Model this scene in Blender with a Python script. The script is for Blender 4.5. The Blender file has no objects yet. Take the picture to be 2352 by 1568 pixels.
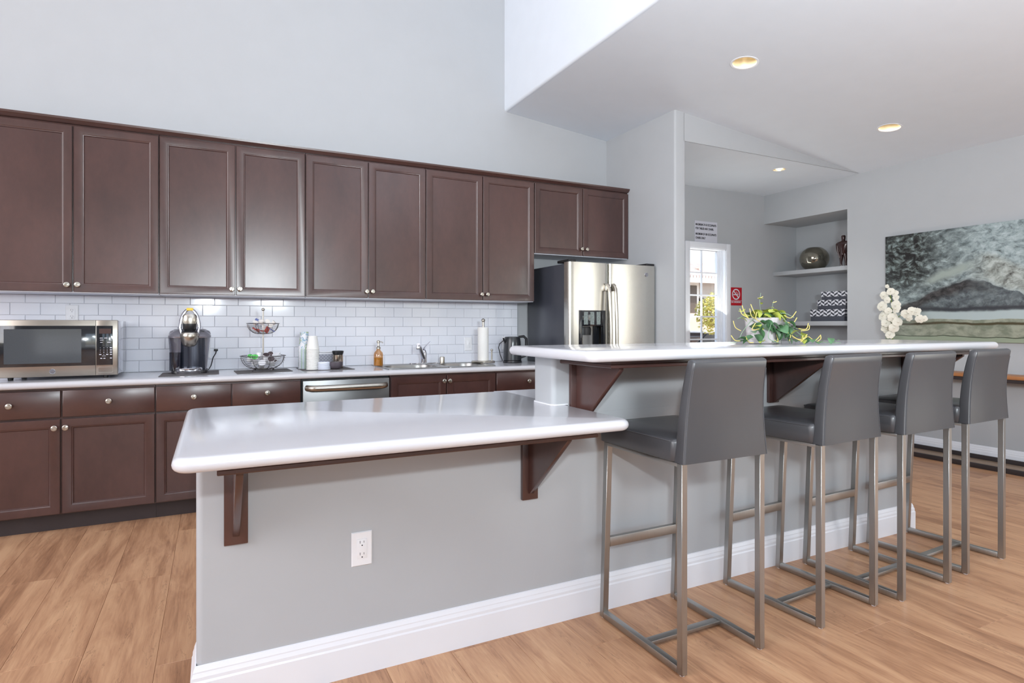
import bpy, bmesh, math, random
from mathutils import Vector, Matrix, Euler
random.seed(7)
PI = math.pi
SC = bpy.context.scene
COL = SC.collection

# ------------------------------------------------------------------ camera
YAW = math.atan(686 / 1362)
HC = 1.185
cam = bpy.data.cameras.new('camera'); camo = bpy.data.objects.new('camera', cam); COL.objects.link(camo)
cam.sensor_width = 36; cam.lens = 1362 / 2352 * 36; cam.shift_y = -37 / 2352; cam.clip_start = 0.05; cam.clip_end = 300
camo.location = (0, 0, HC); camo.rotation_euler = (PI / 2, 0, -YAW)
SC.camera = camo

# ------------------------------------------------------------------ world, lights, exposure
w = bpy.data.worlds.new('world'); SC.world = w; w.use_nodes = True
nt = w.node_tree; nt.nodes.clear()
sky = nt.nodes.new('ShaderNodeTexSky'); sky.sky_type = 'NISHITA'; sky.sun_disc = False
sky.sun_elevation = math.radians(48); sky.sun_rotation = math.radians(120); sky.air_density = 1.0; sky.dust_density = 2.0
bgn = nt.nodes.new('ShaderNodeBackground'); bgn.inputs[1].default_value = 0.42
won = nt.nodes.new('ShaderNodeOutputWorld')
nt.links.new(sky.outputs[0], bgn.inputs[0]); nt.links.new(bgn.outputs[0], won.inputs[0])

def light(name, kind, loc, target, energy, color, size=1.0, size_y=None):
    l = bpy.data.lights.new(name, kind); l.energy = energy; l.color = color
    if kind == 'AREA':
        l.size = size
        if size_y: l.shape = 'RECTANGLE'; l.size_y = size_y
    if kind == 'SPOT' or kind == 'POINT': l.shadow_soft_size = size
    o = bpy.data.objects.new(name, l); COL.objects.link(o); o.location = loc
    d = Vector(target) - Vector(loc); o.rotation_euler = d.to_track_quat('-Z', 'Y').to_euler()
    return o
sun = light('sun', 'SUN', (8, -6, 20), (0, 0.0, 9.0), 5.0, (1.0, 0.95, 0.86)); sun.data.angle = 0.01
sun.rotation_euler = (Vector((-0.75, 0.5, -0.85))).to_track_quat('-Z', 'Y').to_euler()
# the photographer's flash, just above and behind the camera; the second lamp is an upward light added to brighten the ceiling
light('flash', 'AREA', (-0.07, -0.22, 1.57), (1.35, 2.6, 1.55), 24, (0.88, 0.95, 1.0), 0.06)
light('ceiling_uplight', 'AREA', (0.7, -0.7, 1.75), (1.75, 0.15, 3.6), 200, (0.86, 0.95, 1.0), 0.6)
# daylight through the tall windows behind and to the sides of the camera
light('window_light_rear', 'AREA', (1.0, -4.95, 1.5), (1.5, 2.0, 3.3), 34, (0.84, 0.94, 1.0), 5.0, 2.2)
light('window_light_side', 'AREA', (-4.35, 0.6, 2.8), (3.0, 1.6, 3.4), 240, (1.0, 0.955, 0.955), 4.5, 3.0)
light('window_light_right', 'AREA', (5.80, -1.4, 1.5), (0.0, 0.6, 1.4), 36, (0.97, 0.99, 0.95), 3.0, 1.9)
light('window_light_hall', 'AREA', (5.02, 4.98, 1.2), (4.3, 3.4, 3.4), 11, (0.95, 1.0, 0.96), 0.5, 1.6)
SC.view_settings.view_transform = 'Standard'; SC.view_settings.look = 'None'
SC.view_settings.gamma = 1.0; SC.view_settings.use_curve_mapping = False
SC.view_settings.exposure = 0.0

# ------------------------------------------------------------------ materials
def srgb(r, g, b):
    f = lambda c: (c / 255 / 12.92) if c / 255 <= 0.04045 else ((c / 255 + 0.055) / 1.055) ** 2.4
    return (f(r), f(g), f(b), 1)
class NT:
    def __init__(s, name):
        s.m = bpy.data.materials.new(name); s.m.use_nodes = True; s.t = s.m.node_tree
        s.b = s.t.nodes['Principled BSDF']; s.out = s.t.nodes['Material Output']
    def n(s, t, **kw):
        x = s.t.nodes.new('ShaderNode' + t)
        for k, v in kw.items():
            if isinstance(k, str) and hasattr(x, k): setattr(x, k, v)
        return x
    def l(s, a, b): s.t.links.new(a, b)
    def p(s, **kw):
        for k, v in kw.items():
            s.b.inputs[k.replace('_', ' ')].default_value = v
        return s
    def coords(s, scale=(1, 1, 1), kind='Object'):
        tc = s.n('TexCoord'); mp = s.n('Mapping'); mp.inputs['Scale'].default_value = scale
        s.l(tc.outputs[kind], mp.inputs[0]); return mp.outputs[0]
    def noise(s, vec, scale=5, detail=3, rough=0.5, dist=0.0):
        x = s.n('TexNoise'); x.inputs['Scale'].default_value = scale; x.inputs['Detail'].default_value = detail
        x.inputs['Roughness'].default_value = rough; x.inputs['Distortion'].default_value = dist
        if vec is not None: s.l(vec, x.inputs['Vector'])
        return x.outputs['Fac']
    def ramp(s, fac, stops):
        r = s.n('ValToRGB'); e = r.color_ramp.elements
        while len(e) < len(stops): e.new(0.5)
        for i, (p, c) in enumerate(stops): e[i].position = p; e[i].color = c
        s.l(fac, r.inputs[0]); return r.outputs[0]
    def math(s, op, a, b=0.0, c=None, clamp=False):
        x = s.n('Math'); x.operation = op; x.use_clamp = clamp
        for i, v in enumerate((a, b, c)):
            if v is None: continue
            if isinstance(v, (int, float)): x.inputs[i].default_value = v
            else: s.l(v, x.inputs[i])
        return x.outputs[0]
    def mix(s, fac, a, b):
        x = s.n('Mix', data_type='RGBA')
        for i, v in ((0, fac), (6, a), (7, b)):
            if isinstance(v, (int, float)): x.inputs[i].default_value = v
            elif isinstance(v, tuple): x.inputs[i].default_value = v
            else: s.l(v, x.inputs[i])
        return x.outputs[2]
    def bump(s, h, strength=0.2, dist=0.002):
        x = s.n('Bump'); x.inputs['Strength'].default_value = strength; x.inputs['Distance'].default_value = dist
        s.l(h, x.inputs['Height']); s.l(x.outputs[0], s.b.inputs['Normal'])

def plain(name, col, rough=0.5, metal=0.0, var=0.04, scale=6, coat=0.0, spec=0.5, bump=0.0, bscale=200):
    q = NT(name); v = q.coords()
    n = q.noise(v, scale, 3)
    c0 = tuple(max(0, c * (1 - var)) for c in col[:3]) + (1,); c1 = tuple(min(1, c * (1 + var)) for c in col[:3]) + (1,)
    q.l(q.ramp(n, [(0.3, c0), (0.7, c1)]), q.b.inputs['Base Color'])
    q.p(Roughness=rough, Metallic=metal); q.b.inputs['Specular IOR Level'].default_value = spec
    q.b.inputs['Coat Weight'].default_value = coat; q.b.inputs['Coat Roughness'].default_value = 0.1
    if bump: q.bump(q.noise(v, bscale, 2), bump, 0.001)
    return q.m
M = {}
M['wall'] = plain('grey_wall_paint', srgb(179, 181, 184), 0.6, var=0.01, spec=0.25, bump=0.10, bscale=110)
M['ceiling'] = plain('ceiling_paint', srgb(224, 230, 238), 0.75, var=0.01, spec=0.2, bump=0.05, bscale=110)
M['trim'] = plain('white_trim_paint', srgb(232, 233, 238), 0.35, var=0.01)
M['counter'] = plain('white_solid_surface', srgb(204, 203, 207), 0.13, var=0.012, scale=3, spec=0.5)
M['tile'] = plain('white_glazed_tile', srgb(230, 232, 240), 0.10, var=0.01, scale=3)
M['grout'] = plain('tile_grout', srgb(205, 205, 212), 0.8)
M['nickel'] = plain('satin_nickel', srgb(186, 180, 170), 0.28, 1.0)
M['sinksteel'] = plain('satin_sink_steel', srgb(150, 148, 145), 0.32, 1.0)
M['greysteel'] = plain('grey_appliance_steel', srgb(128, 128, 128), 0.34, 1.0, var=0.06)
M['chrome'] = plain('polished_chrome', srgb(215, 215, 220), 0.08, 1.0)
M['black'] = plain('black_plastic', srgb(28, 28, 31), 0.35)
M['blackgloss'] = plain('black_gloss_glass', srgb(30, 32, 36), 0.05, coat=0.5)
M['darkside'] = plain('charcoal_enamel_side', srgb(62, 64, 72), 0.28, var=0.03)
M['white'] = plain('white_plastic', srgb(235, 235, 238), 0.35, var=0.01)
M['paper'] = plain('white_paper', srgb(232, 230, 226), 0.8, var=0.02)
M['melamine'] = plain('white_melamine', srgb(215, 217, 226), 0.4)
M['mat'] = plain('dark_woven_mat', srgb(92, 88, 88), 0.8, var=0.25, scale=400)
M['leather'] = plain('grey_leather', srgb(67, 67, 70), 0.30, var=0.03, spec=0.6, bump=0.08, bscale=420)
M['seam'] = plain('leather_seam', srgb(78, 78, 82), 0.5)
M['red'] = plain('red_sign_face', srgb(176, 20, 34), 0.35, var=0.02)
M['ink'] = plain('black_ink', srgb(25, 25, 32), 0.6)
M['signwhite'] = plain('white_sign_face', srgb(205, 205, 215), 0.5, var=0.01)
M['toekick'] = plain('dark_toe_kick', srgb(58, 48, 48), 0.5, var=0.1)
M['steeldark'] = plain('dark_steel_frame', srgb(52, 44, 44), 0.5)

def wood(name, dark, light, rough, coat, axis_scale, bs=0.03):
    q = NT(name); v = q.coords(axis_scale, 'Object')
    inf = q.n('ObjectInfo'); add = q.n('VectorMath'); add.operation = 'ADD'
    cmb = q.n('CombineXYZ'); r7 = q.math('MULTIPLY', inf.outputs['Random'], 37.0)
    q.l(r7, cmb.inputs[0]); q.l(r7, cmb.inputs[1]); q.l(v, add.inputs[0]); q.l(cmb.outputs[0], add.inputs[1])
    big = q.noise(add.outputs[0], 1.3, 4, 0.55, 0.3)
    fine = q.noise(add.outputs[0], 14, 4, 0.7, 0.1)
    f = q.math('ADD', q.math('MULTIPLY', big, 0.75), q.math('MULTIPLY', fine, 0.25))
    q.l(q.ramp(f, [(0.28, dark), (0.72, light)]), q.b.inputs['Base Color'])
    q.p(Roughness=rough); q.b.inputs['Coat Weight'].default_value = coat; q.b.inputs['Coat Roughness'].default_value = 0.22
    q.bump(fine, bs, 0.001)
    return q.m
M['cherry'] = wood('espresso_cherry_wood', srgb(58, 37, 34), srgb(86, 57, 52), 0.30, 0.5, (2.2, 2.2, 1.1))
M['cherryh'] = wood('espresso_cherry_wood_horizontal', srgb(58, 37, 34), srgb(84, 55, 49), 0.30, 0.5, (1.1, 2.2, 2.2))
M['console'] = wood('oak_console_wood', srgb(150, 95, 55), srgb(195, 135, 85), 0.45, 0.0, (8, 1, 8))

def floor_mat():
    q = NT('oak_vinyl_plank'); g = q.n('NewGeometry'); inf = q.n('ObjectInfo')
    sep = q.n('SeparateXYZ'); q.l(g.outputs['Position'], sep.inputs[0])
    rnd = inf.outputs['Random']
    cmb = q.n('CombineXYZ')
    q.l(q.math('ADD', q.math('MULTIPLY', sep.outputs[0], 7.0), q.math('MULTIPLY', rnd, 91.0)), cmb.inputs[0])
    q.l(q.math('ADD', q.math('MULTIPLY', sep.outputs[1], 1.1), q.math('MULTIPLY', rnd, 53.0)), cmb.inputs[1])
    big = q.noise(cmb.outputs[0], 1.4, 5, 0.6, 0.9)
    c2 = q.n('CombineXYZ')
    q.l(q.math('ADD', q.math('MULTIPLY', sep.outputs[0], 90.0), q.math('MULTIPLY', rnd, 31.0)), c2.inputs[0])
    q.l(q.math('MULTIPLY', sep.outputs[1], 5.0), c2.inputs[1])
    fine = q.noise(c2.outputs[0], 1.0, 4, 0.65, 0.4)
    f = q.math('ADD', q.math('MULTIPLY', big, 0.68), q.math('MULTIPLY', fine, 0.32))
    f = q.math('ADD', f, q.math('MULTIPLY', q.math('SUBTRACT', rnd, 0.5), 0.08))
    col = q.ramp(f, [(0.30, srgb(138, 98, 72)), (0.42, srgb(172, 127, 95)), (0.52, srgb(194, 148, 113)), (0.66, srgb(212, 168, 130))])
    # dark cracks along the grain
    w3 = q.n('CombineXYZ')
    q.l(q.math('ADD', q.math('MULTIPLY', sep.outputs[0], 9.0), q.math('MULTIPLY', rnd, 17.0)), w3.inputs[0])
    q.l(q.math('MULTIPLY', sep.outputs[1], 0.9), w3.inputs[1])
    cr = q.noise(w3.outputs[0], 2.2, 6, 0.62, 1.2)
    line = q.math('SUBTRACT', 1.0, q.math('MULTIPLY', q.math('ABSOLUTE', q.math('SUBTRACT', cr, 0.60)), 90.0), clamp=True)
    col = q.mix(q.math('MULTIPLY', line, 0.45), col, srgb(98, 66, 46))
    q.l(col, q.b.inputs['Base Color'])
    q.l(q.math('ADD', q.math('MULTIPLY', fine, 0.15), 0.28), q.b.inputs['Roughness'])
    q.b.inputs['Specular IOR Level'].default_value = 0.36
    q.bump(fine, 0.12, 0.001)
    return q.m
M['floor'] = floor_mat()

def steel(name, col, rough, axis):
    q = NT(name); v = q.coords(axis); n = q.noise(v, 3, 4, 0.7)
    q.l(q.ramp(n, [(0.3, tuple(c * 0.93 for c in col[:3]) + (1,)), (0.7, col)]), q.b.inputs['Base Color'])
    q.l(q.math('ADD', q.math('MULTIPLY', n, 0.12), rough), q.b.inputs['Roughness']); q.p(Metallic=1.0)
    q.bump(n, 0.03, 0.0005)
    return q.m
M['steel'] = steel('brushed_stainless', srgb(206, 203, 196), 0.18, (3, 3, 160))
M['steelh'] = steel('brushed_stainless_horizontal', srgb(168, 160, 150), 0.24, (2, 60, 160))
M['legsteel'] = steel('brushed_nickel_legs', srgb(172, 171, 168), 0.30, (60, 60, 6))
M['bronze'] = plain('dark_bronze_glaze', srgb(52, 26, 24), 0.12, 0.0, coat=0.6)

def glass(name, tint=(1, 1, 1, 1), refl=0.08, dens=0.0):
    q = NT(name); q.t.nodes.remove(q.b)
    tr = q.n('BsdfTransparent'); tr.inputs[0].default_value = tint
    gl = q.n('BsdfGlossy'); gl.inputs['Roughness'].default_value = 0.02
    fr = q.n('LayerWeight'); fr.inputs[0].default_value = 0.5
    fz = q.math('ADD', q.math('MULTIPLY', q.math('POWER', fr.outputs['Facing'], 5.0), 0.9), 0.035)
    mx = q.n('MixShader'); q.l(q.math('ADD', fz, dens, clamp=True), mx.inputs[0])
    q.l(tr.outputs[0], mx.inputs[1]); q.l(gl.outputs[0], mx.inputs[2]); q.l(mx.outputs[0], q.out.inputs[0])
    return q.m
M['glass'] = glass('window_glass')
M['smoke'] = glass('smoked_glass', srgb(150, 148, 140), dens=0.25)
M['tank'] = glass('clear_tank_plastic', srgb(215, 215, 220), dens=0.03)
M['water'] = glass('water_in_tank', srgb(170, 173, 182), dens=0.05)
M['amber'] = glass('amber_glass', srgb(240, 208, 172), dens=0.05)
M['soap'] = plain('amber_soap', srgb(190, 165, 85), 0.2, coat=0.5)

def emis(name, col, s):
    q = NT(name); q.b.inputs['Emission Color'].default_value = col; q.b.inputs['Emission Strength'].default_value = s
    q.b.inputs['Base Color'].default_value = col; return q.m
M['bulb'] = emis('lamp_glow', (1.0, 0.93, 0.80, 1), 1.6)
M['can'] = plain('recessed_reflector', srgb(238, 226, 200), 0.25, 0.8, var=0.03)

# ------------------------------------------------------------------ mesh helpers
def bm_new(): return bmesh.new()
def box(bm, x0, x1, y0, y1, z0, z1, b=0.0, seg=2):
    vs = [bm.verts.new(p) for p in ((x0,y0,z0),(x1,y0,z0),(x1,y1,z0),(x0,y1,z0),(x0,y0,z1),(x1,y0,z1),(x1,y1,z1),(x0,y1,z1))]
    fs = [bm.faces.new([vs[i] for i in f]) for f in ((0,3,2,1),(4,5,6,7),(0,1,5,4),(1,2,6,5),(2,3,7,6),(3,0,4,7))]
    if b > 0:
        es = list({e for f in fs for e in f.edges})
        bmesh.ops.bevel(bm, geom=es, offset=b, segments=seg, profile=0.5, affect='EDGES', clamp_overlap=True)
    return vs
def prism(bm, pts, z0, z1, axis='z'):
    # pts: list of 2D points; axis z: (x,y); axis x: (y,z) extruded in x; axis y: (x,z) extruded in y
    def P(p, h): return {'z': (p[0], p[1], h), 'x': (h, p[0], p[1]), 'y': (p[0], h, p[1])}[axis]
    a = [bm.verts.new(P(p, z0)) for p in pts]; b = [bm.verts.new(P(p, z1)) for p in pts]
    n = len(pts); fs = [bm.faces.new(a[::-1]), bm.faces.new(b)]
    for i in range(n): fs.append(bm.faces.new((a[i], a[(i + 1) % n], b[(i + 1) % n], b[i])))
    return fs
def loft(bm, loops, cap0=True, cap1=True, closed=True):
    L = [[bm.verts.new(p) for p in lp] for lp in loops]; n = len(L[0])
    for a, b in zip(L, L[1:]):
        for i in range(n if closed else n - 1):
            j = (i + 1) % n; bm.faces.new((a[i], a[j], b[j], b[i]))
    if cap0: bm.faces.new(L[0][::-1])
    if cap1: bm.faces.new(L[-1])
    return L
def lathe(bm, prof, c=(0, 0, 0), seg=24, cap0=True, cap1=True, ax='z', sx=1.0, sy=1.0):
    loops = []
    for r, h in prof:
        lp = []
        for i in range(seg):
            a = 2 * PI * i / seg; u, v = r * math.cos(a) * sx, r * math.sin(a) * sy
            if ax == 'z': lp.append((c[0] + u, c[1] + v, c[2] + h))
            elif ax == 'y': lp.append((c[0] + u, c[1] - h, c[2] + v))
            elif ax == 'x': lp.append((c[0] + h, c[1] + u, c[2] + v))
        loops.append(lp)
    loft(bm, loops, cap0, cap1)
def tube(bm, pts, r, seg=8, closed=False, caps=True, flat=None):
    pts = [Vector(p) for p in pts]; n = len(pts); rs = r if isinstance(r, (list, tuple)) else [r] * n
    loops = []; up = Vector((0, 0, 1)); prev = None
    for i, p in enumerate(pts):
        if closed: t = (pts[(i + 1) % n] - pts[i - 1])
        else: t = (pts[min(i + 1, n - 1)] - pts[max(i - 1, 0)])
        t.normalize()
        if prev is None:
            a = up.cross(t) if abs(t.z) < 0.95 else Vector((1, 0, 0)).cross(t)
            a.normalize()
        else:
            a = prev - t * prev.dot(t)
            if a.length < 1e-5: a = up.cross(t)
            a.normalize()
        prev = a; b = t.cross(a)
        loops.append([tuple(p + (a * math.cos(2 * PI * k / seg) + b * math.sin(2 * PI * k / seg) * (flat or 1)) * rs[i]) for k in range(seg)])
    if closed:
        L = [[bm.verts.new(q) for q in lp] for lp in loops]
        for i in range(n):
            A, B = L[i], L[(i + 1) % n]
            for k in range(seg): bm.faces.new((A[k], A[(k + 1) % seg], B[(k + 1) % seg], B[k]))
    else: loft(bm, loops, caps, caps)
def ball(bm, c, r, seg=16, ring=10, sz=1.0):
    prof = [(max(1e-4, r * math.sin(PI * i / ring)), -r * math.cos(PI * i / ring) * sz) for i in range(ring + 1)]
    lathe(bm, prof, c, seg)
def finish(bm, name, mat, sharp=0.7, smooth=True):
    bmesh.ops.recalc_face_normals(bm, faces=bm.faces)
    if smooth:
        for f in bm.faces: f.smooth = True
        for e in bm.edges:
            if len(e.link_faces) == 2:
                try:
                    if e.calc_face_angle() > sharp: e.smooth = False
                except ValueError: pass
    me = bpy.data.meshes.new(name); bm.to_mesh(me); bm.free()
    for mm in (mat if isinstance(mat, (list, tuple)) else [mat]): me.materials.append(mm)
    return me
def root_loc(o):
    v = Vector((0, 0, 0))
    while o: v += o.location; o = o.parent
    return v
def obj(name, bm, mat, parent=None, label=None, sharp=0.7, kind=None, smooth=True):
    """link a bmesh modelled in world coordinates as one object below its parent"""
    if parent and isinstance(bm, bmesh.types.BMesh): bmesh.ops.translate(bm, verts=bm.verts, vec=-root_loc(parent))
    me = finish(bm, name, mat, sharp, smooth) if isinstance(bm, bmesh.types.BMesh) else bm
    o = bpy.data.objects.new(name, me); COL.objects.link(o)
    if parent: o.parent = parent
    if label: o['label'] = label
    if kind: o['kind'] = kind
    return o
def thing(name, label, cat, loc=(0, 0, 0), group=None):
    o = bpy.data.objects.new(name, None); COL.objects.link(o); o.location = loc; o.empty_display_size = 0.05
    o['label'] = label; o['category'] = cat
    if group: o['group'] = group
    return o
def solo(name, bm, mat, label, cat, loc=(0, 0, 0), group=None, **kw):
    bmesh.ops.translate(bm, verts=bm.verts, vec=-Vector(loc))
    o = obj(name, bm, mat, **kw); o.location = loc; o['label'] = label; o['category'] = cat
    if group: o['group'] = group
    return o
def struct(name, bm, mat, parent=None, **kw):
    o = obj(name, bm, mat, parent, **kw)
    if not parent: o['kind'] = 'structure'
    return o
def copy_tree(o, parent=None):
    c = o.copy(); COL.objects.link(c)
    if parent: c.parent = parent
    for ch in list(o.children): copy_tree(ch, c)
    return c
def text_mesh(s, size, mat, depth=0.0006, align='LEFT', sx=1.0, bold=0.0):
    cu = bpy.data.curves.new('t', 'FONT'); cu.body = s; cu.size = size; cu.extrude = depth; cu.align_x = align; cu.offset = bold
    to = bpy.data.objects.new('t', cu); COL.objects.link(to)
    dg = bpy.context.evaluated_depsgraph_get(); me = bpy.data.meshes.new_from_object(to.evaluated_get(dg))
    bpy.data.objects.remove(to); bpy.data.curves.remove(cu)
    me.materials.clear(); me.materials.append(mat); me.transform(Matrix.Diagonal((sx, 1, 1, 1))); return me
def text(name, s, size, mat, loc, rot, parent, depth=0.0006, align='LEFT', sx=1.0, bold=0.0):
    me = text_mesh(s, size, mat, depth, align, sx, bold)
    o = bpy.data.objects.new(name, me); COL.objects.link(o)
    if parent: o.parent = parent; o.location = Vector(loc) - root_loc(parent)
    else: o.location = loc
    o.rotation_euler = rot; return o
def rrect(x0, x1, y0, y1, r, n=6):
    pts = []
    for cx, cy, a0 in ((x1 - r, y1 - r, 0), (x0 + r, y1 - r, 90), (x0 + r, y0 + r, 180), (x1 - r, y0 + r, 270)):
        for i in range(n + 1):
            a = math.radians(a0 + 90 * i / n); pts.append((cx + r * math.cos(a), cy + r * math.sin(a)))
    return pts
def nose_slab(bm, poly_fn, z0, z1):
    """slab with a full half-round edge; poly_fn(d) gives the outline inset by d"""
    h = (z1 - z0) / 2; loops = []
    N = 8
    for i in range(N + 1):
        a = -PI / 2 + PI * i / N
        d = h * (1 - math.cos(a)); z = z0 + h + h * math.sin(a)
        loops.append([(x, y, z) for x, y in poly_fn(d)])
    loft(bm, loops)
FACE_Y = (PI / 2, 0, 0)              # text facing -Y
FACE_X = (PI / 2, 0, -PI / 2)        # text facing -X
# ------------------------------------------------------------------ room shell
YW, XR, XS, XT, YC, YD = 4.80, 5.93, 3.46, 2.343, 3.83, 5.017
ZH = 2.745
def zc(x): return 3.11 - (3.11 - ZH) / (XR - XT) * (x - XT)
XL, YB, ZT = -4.6, -5.2, 4.9

bm = bm_new(); box(bm, XL, 6.8, YB, 5.3, -0.25, -0.007)
floor = struct('floor', bm, M['toekick'])
# floor planks: individual boards in view, the rest as one mesh
PW, PL = 0.2375, 1.52
def plank_mesh(w_, l_):
    b = bm_new(); g = 0.0003
    x0, x1, y0, y1 = -w_ / 2 + g, w_ / 2 - g, -l_ / 2 + g, l_ / 2 - g; e = 0.0007
    loft(b, [[(x0, y0, -0.007), (x1, y0, -0.007), (x1, y1, -0.007), (x0, y1, -0.007)],
             [(x0, y0, -0.0012), (x1, y0, -0.0012), (x1, y1, -0.0012), (x0, y1, -0.0012)],
             [(x0 + e, y0 + e, 0), (x1 - e, y0 + e, 0), (x1 - e, y1 - e, 0), (x0 + e, y1 - e, 0)]], cap0=False)
    return finish(b, 'floor_plank', M['floor'], smooth=False)
full = plank_mesh(PW, PL)
rest = bm_new(); nplank = 0
nx0 = int((-4.6 + 0.18) / PW) - 1
for k in range(nx0, 31):
    xc = -0.18 + (k + 0.5) * PW
    if xc - PW / 2 > 6.75: break
    off = (k * 0.437 % 1.0) * PL
    y = YB + off - PL
    while y < 5.2:
        ya, yb = max(y, YB), min(y + PL, 5.28); y += PL
        if yb - ya < 0.05: continue
        # visible?
        d1 = xc * math.sin(YAW) + yb * math.cos(YAW); l1 = xc * math.cos(YAW) - yb * math.sin(YAW)
        vis = yb > 0.75 and d1 > 0.8 and abs(l1) < 0.95 * d1 + 0.3 and not (xc > 5.93 and yb < 3.9)
        if vis and nplank < 285:
            me = full if yb - ya > PL - 0.001 else plank_mesh(PW, yb - ya)
            o = bpy.data.objects.new('floor_plank', me); COL.objects.link(o); o.parent = floor
            o.location = (xc, (ya + yb) / 2, 0); nplank += 1
        else:
            box(rest, xc - PW / 2 + 0.0006, xc + PW / 2 - 0.0006, ya + 0.0006, yb - 0.0006, -0.007, 0)
obj('floor_planks', rest, M['floor'], floor, kind='stuff', smooth=False)

# back wall of the kitchen
bm = bm_new(); box(bm, XL, XS, YW, YW + 0.14, 0, ZT)
wall_back = struct('wall_back', bm, M['wall'])
# tiled backsplash: recessed grout bed, every tile its own piece
bm = bm_new(); box(bm, -1.9, 2.468, YW - 0.006, YW, 0.864, 1.386)
obj('grout_bed', bm, M['grout'], wall_back)
TW, TH, TG = 0.1548, 0.0775, 0.0026
def tile_mesh(w_, h_):
    b = bm_new(); t = 0.0085; e = 0.0016
    x0, x1, z0, z1 = -w_ / 2, w_ / 2, -h_ / 2, h_ / 2
    loft(b, [[(x0, 0, z0), (x1, 0, z0), (x1, 0, z1), (x0, 0, z1)],
             [(x0, -t + e, z0), (x1, -t + e, z0), (x1, -t + e, z1), (x0, -t + e, z1)],
             [(x0 + e, -t, z0 + e), (x1 - e, -t, z0 + e), (x1 - e, -t, z1 - e), (x0 + e, -t, z1 - e)]], cap0=False)
    return finish(b, 'tile', M['tile'], smooth=False)
tiles = {}
for r in range(7):
    z0 = 0.866 + r * TH; z1 = min(z0 + TH - TG, 1.383)
    ph = 0.010 if r % 2 == 0 else 0.088
    k = -13
    while True:
        x0 = ph + k * TW; x1 = x0 + TW - TG; k += 1
        if x1 < -1.9: continue
        if x0 > 2.45: break
        x1c = min(x1, 2.466)
        if x1c - x0 < 0.012: continue
        key = (round(x1c - x0, 3), round(z1 - z0, 3))
        if key not in tiles: tiles[key] = tile_mesh(x1c - x0, z1 - z0)
        o = bpy.data.objects.new('tile', tiles[key]); COL.objects.link(o); o.parent = wall_back
        o.location = ((x0 + x1c) / 2, YW - 0.0035, (z0 + z1) / 2)
        o.rotation_euler = (random.gauss(0, 0.0022), 0, random.gauss(0, 0.0022))

# tall wall above the dropped ceiling (faces the tall part of the room), rounded lower corner
bm = bm_new()
prof = [(XT + 0.14, zc(XT) - 0.0), (XT + 0.14, ZT), (XT, ZT)] + [(XT + 0.022 * (1 - math.sin(a)), zc(XT) + 0.022 * (1 - math.cos(a))) for a in [PI / 2 * (1 - i / 5) for i in range(6)]]
prism(bm, prof, YB, YW, 'y'); struct('wall_upper', bm, M['ceiling'])
# sloped ceiling with round openings for the recessed lamps
LAMPS = [(3.302, 2.958), (5.042, 3.004), (3.302, 0.9), (5.042, 0.9)]
LR = 0.083
def holed_plane(x0, x1, y0, y1, holes, zf, r):
    b = bm_new(); edges = []
    def ring(pts):
        vs = [b.verts.new((x, y, zf(x))) for x, y in pts]
        for i in range(len(vs)): edges.append(b.edges.new((vs[i], vs[(i + 1) % len(vs)])))
    ring([(x0, y0), (x1, y0), (x1, y1), (x0, y1)])
    for hx, hy in holes: ring([(hx + r * math.cos(2 * PI * i / 32), hy + r * math.sin(2 * PI * i / 32)) for i in range(32)])
    bmesh.ops.triangle_fill(b, use_beauty=True, edges=edges)
    return b
bm = holed_plane(XT + 0.022, XR + 0.1, YB, YW + 0.1, LAMPS, zc, LR); struct('ceiling', bm, M['ceiling'], smooth=False)
bm = bm_new(); box(bm, XL - 0.14, XT + 0.14, YB - 0.14, YW + 0.14, ZT, ZT + 0.1); struct('ceiling_tall', bm, M['ceiling'])
bm = bm_new(); box(bm, XT + 0.14, 6.9, YB - 0.14, 5.3, 3.36, 3.46); struct('roof', bm, M['ceiling'])  # unseen cover slab over the lamp openings, added to block outside light
# fridge side wall and the header over the hall opening
def rbox(x0, x1, y0, y1, z0, z1, r):
    b = bm_new(); prism(b, rrect(x0, x1, y0, y1, r, 5), z0, z1); return b
struct('wall_side', rbox(XS, XS + 0.12, YC, YD, 0, 3.0, 0.018), M['wall'])
bm = bm_new(); prism(bm, [(XS + 0.10, ZH + 0.002), (XR, ZH + 0.002), (XR, ZH + 0.004), (XS + 0.10, zc(XS + 0.1) + 0.003)], YC, YC + 0.12, 'y'); struct('beam', bm, M['wall'])
HL = [(5.059, 4.097)]
bm = holed_plane(XS + 0.1, 6.6, YC + 0.003, YD + 0.05, HL, lambda x: ZH, 0.062); struct('ceiling_hall', bm, M['ceiling'], smooth=False)
# hall end wall with a tall narrow window
WX0, WX1, WZ0, WZ1 = 4.735, 5.30, 0.28, 2.062
bm = bm_new()
for a in ((XS, WX0, 0, 2.76), (WX1, 6.75, 0, 2.76), (WX0, WX1, 0, WZ0), (WX0, WX1, WZ1, 2.76)): box(bm, a[0], a[1], YD, YD + 0.16, a[2], a[3])
struct('wall_hall', bm, M['wall'])
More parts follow.
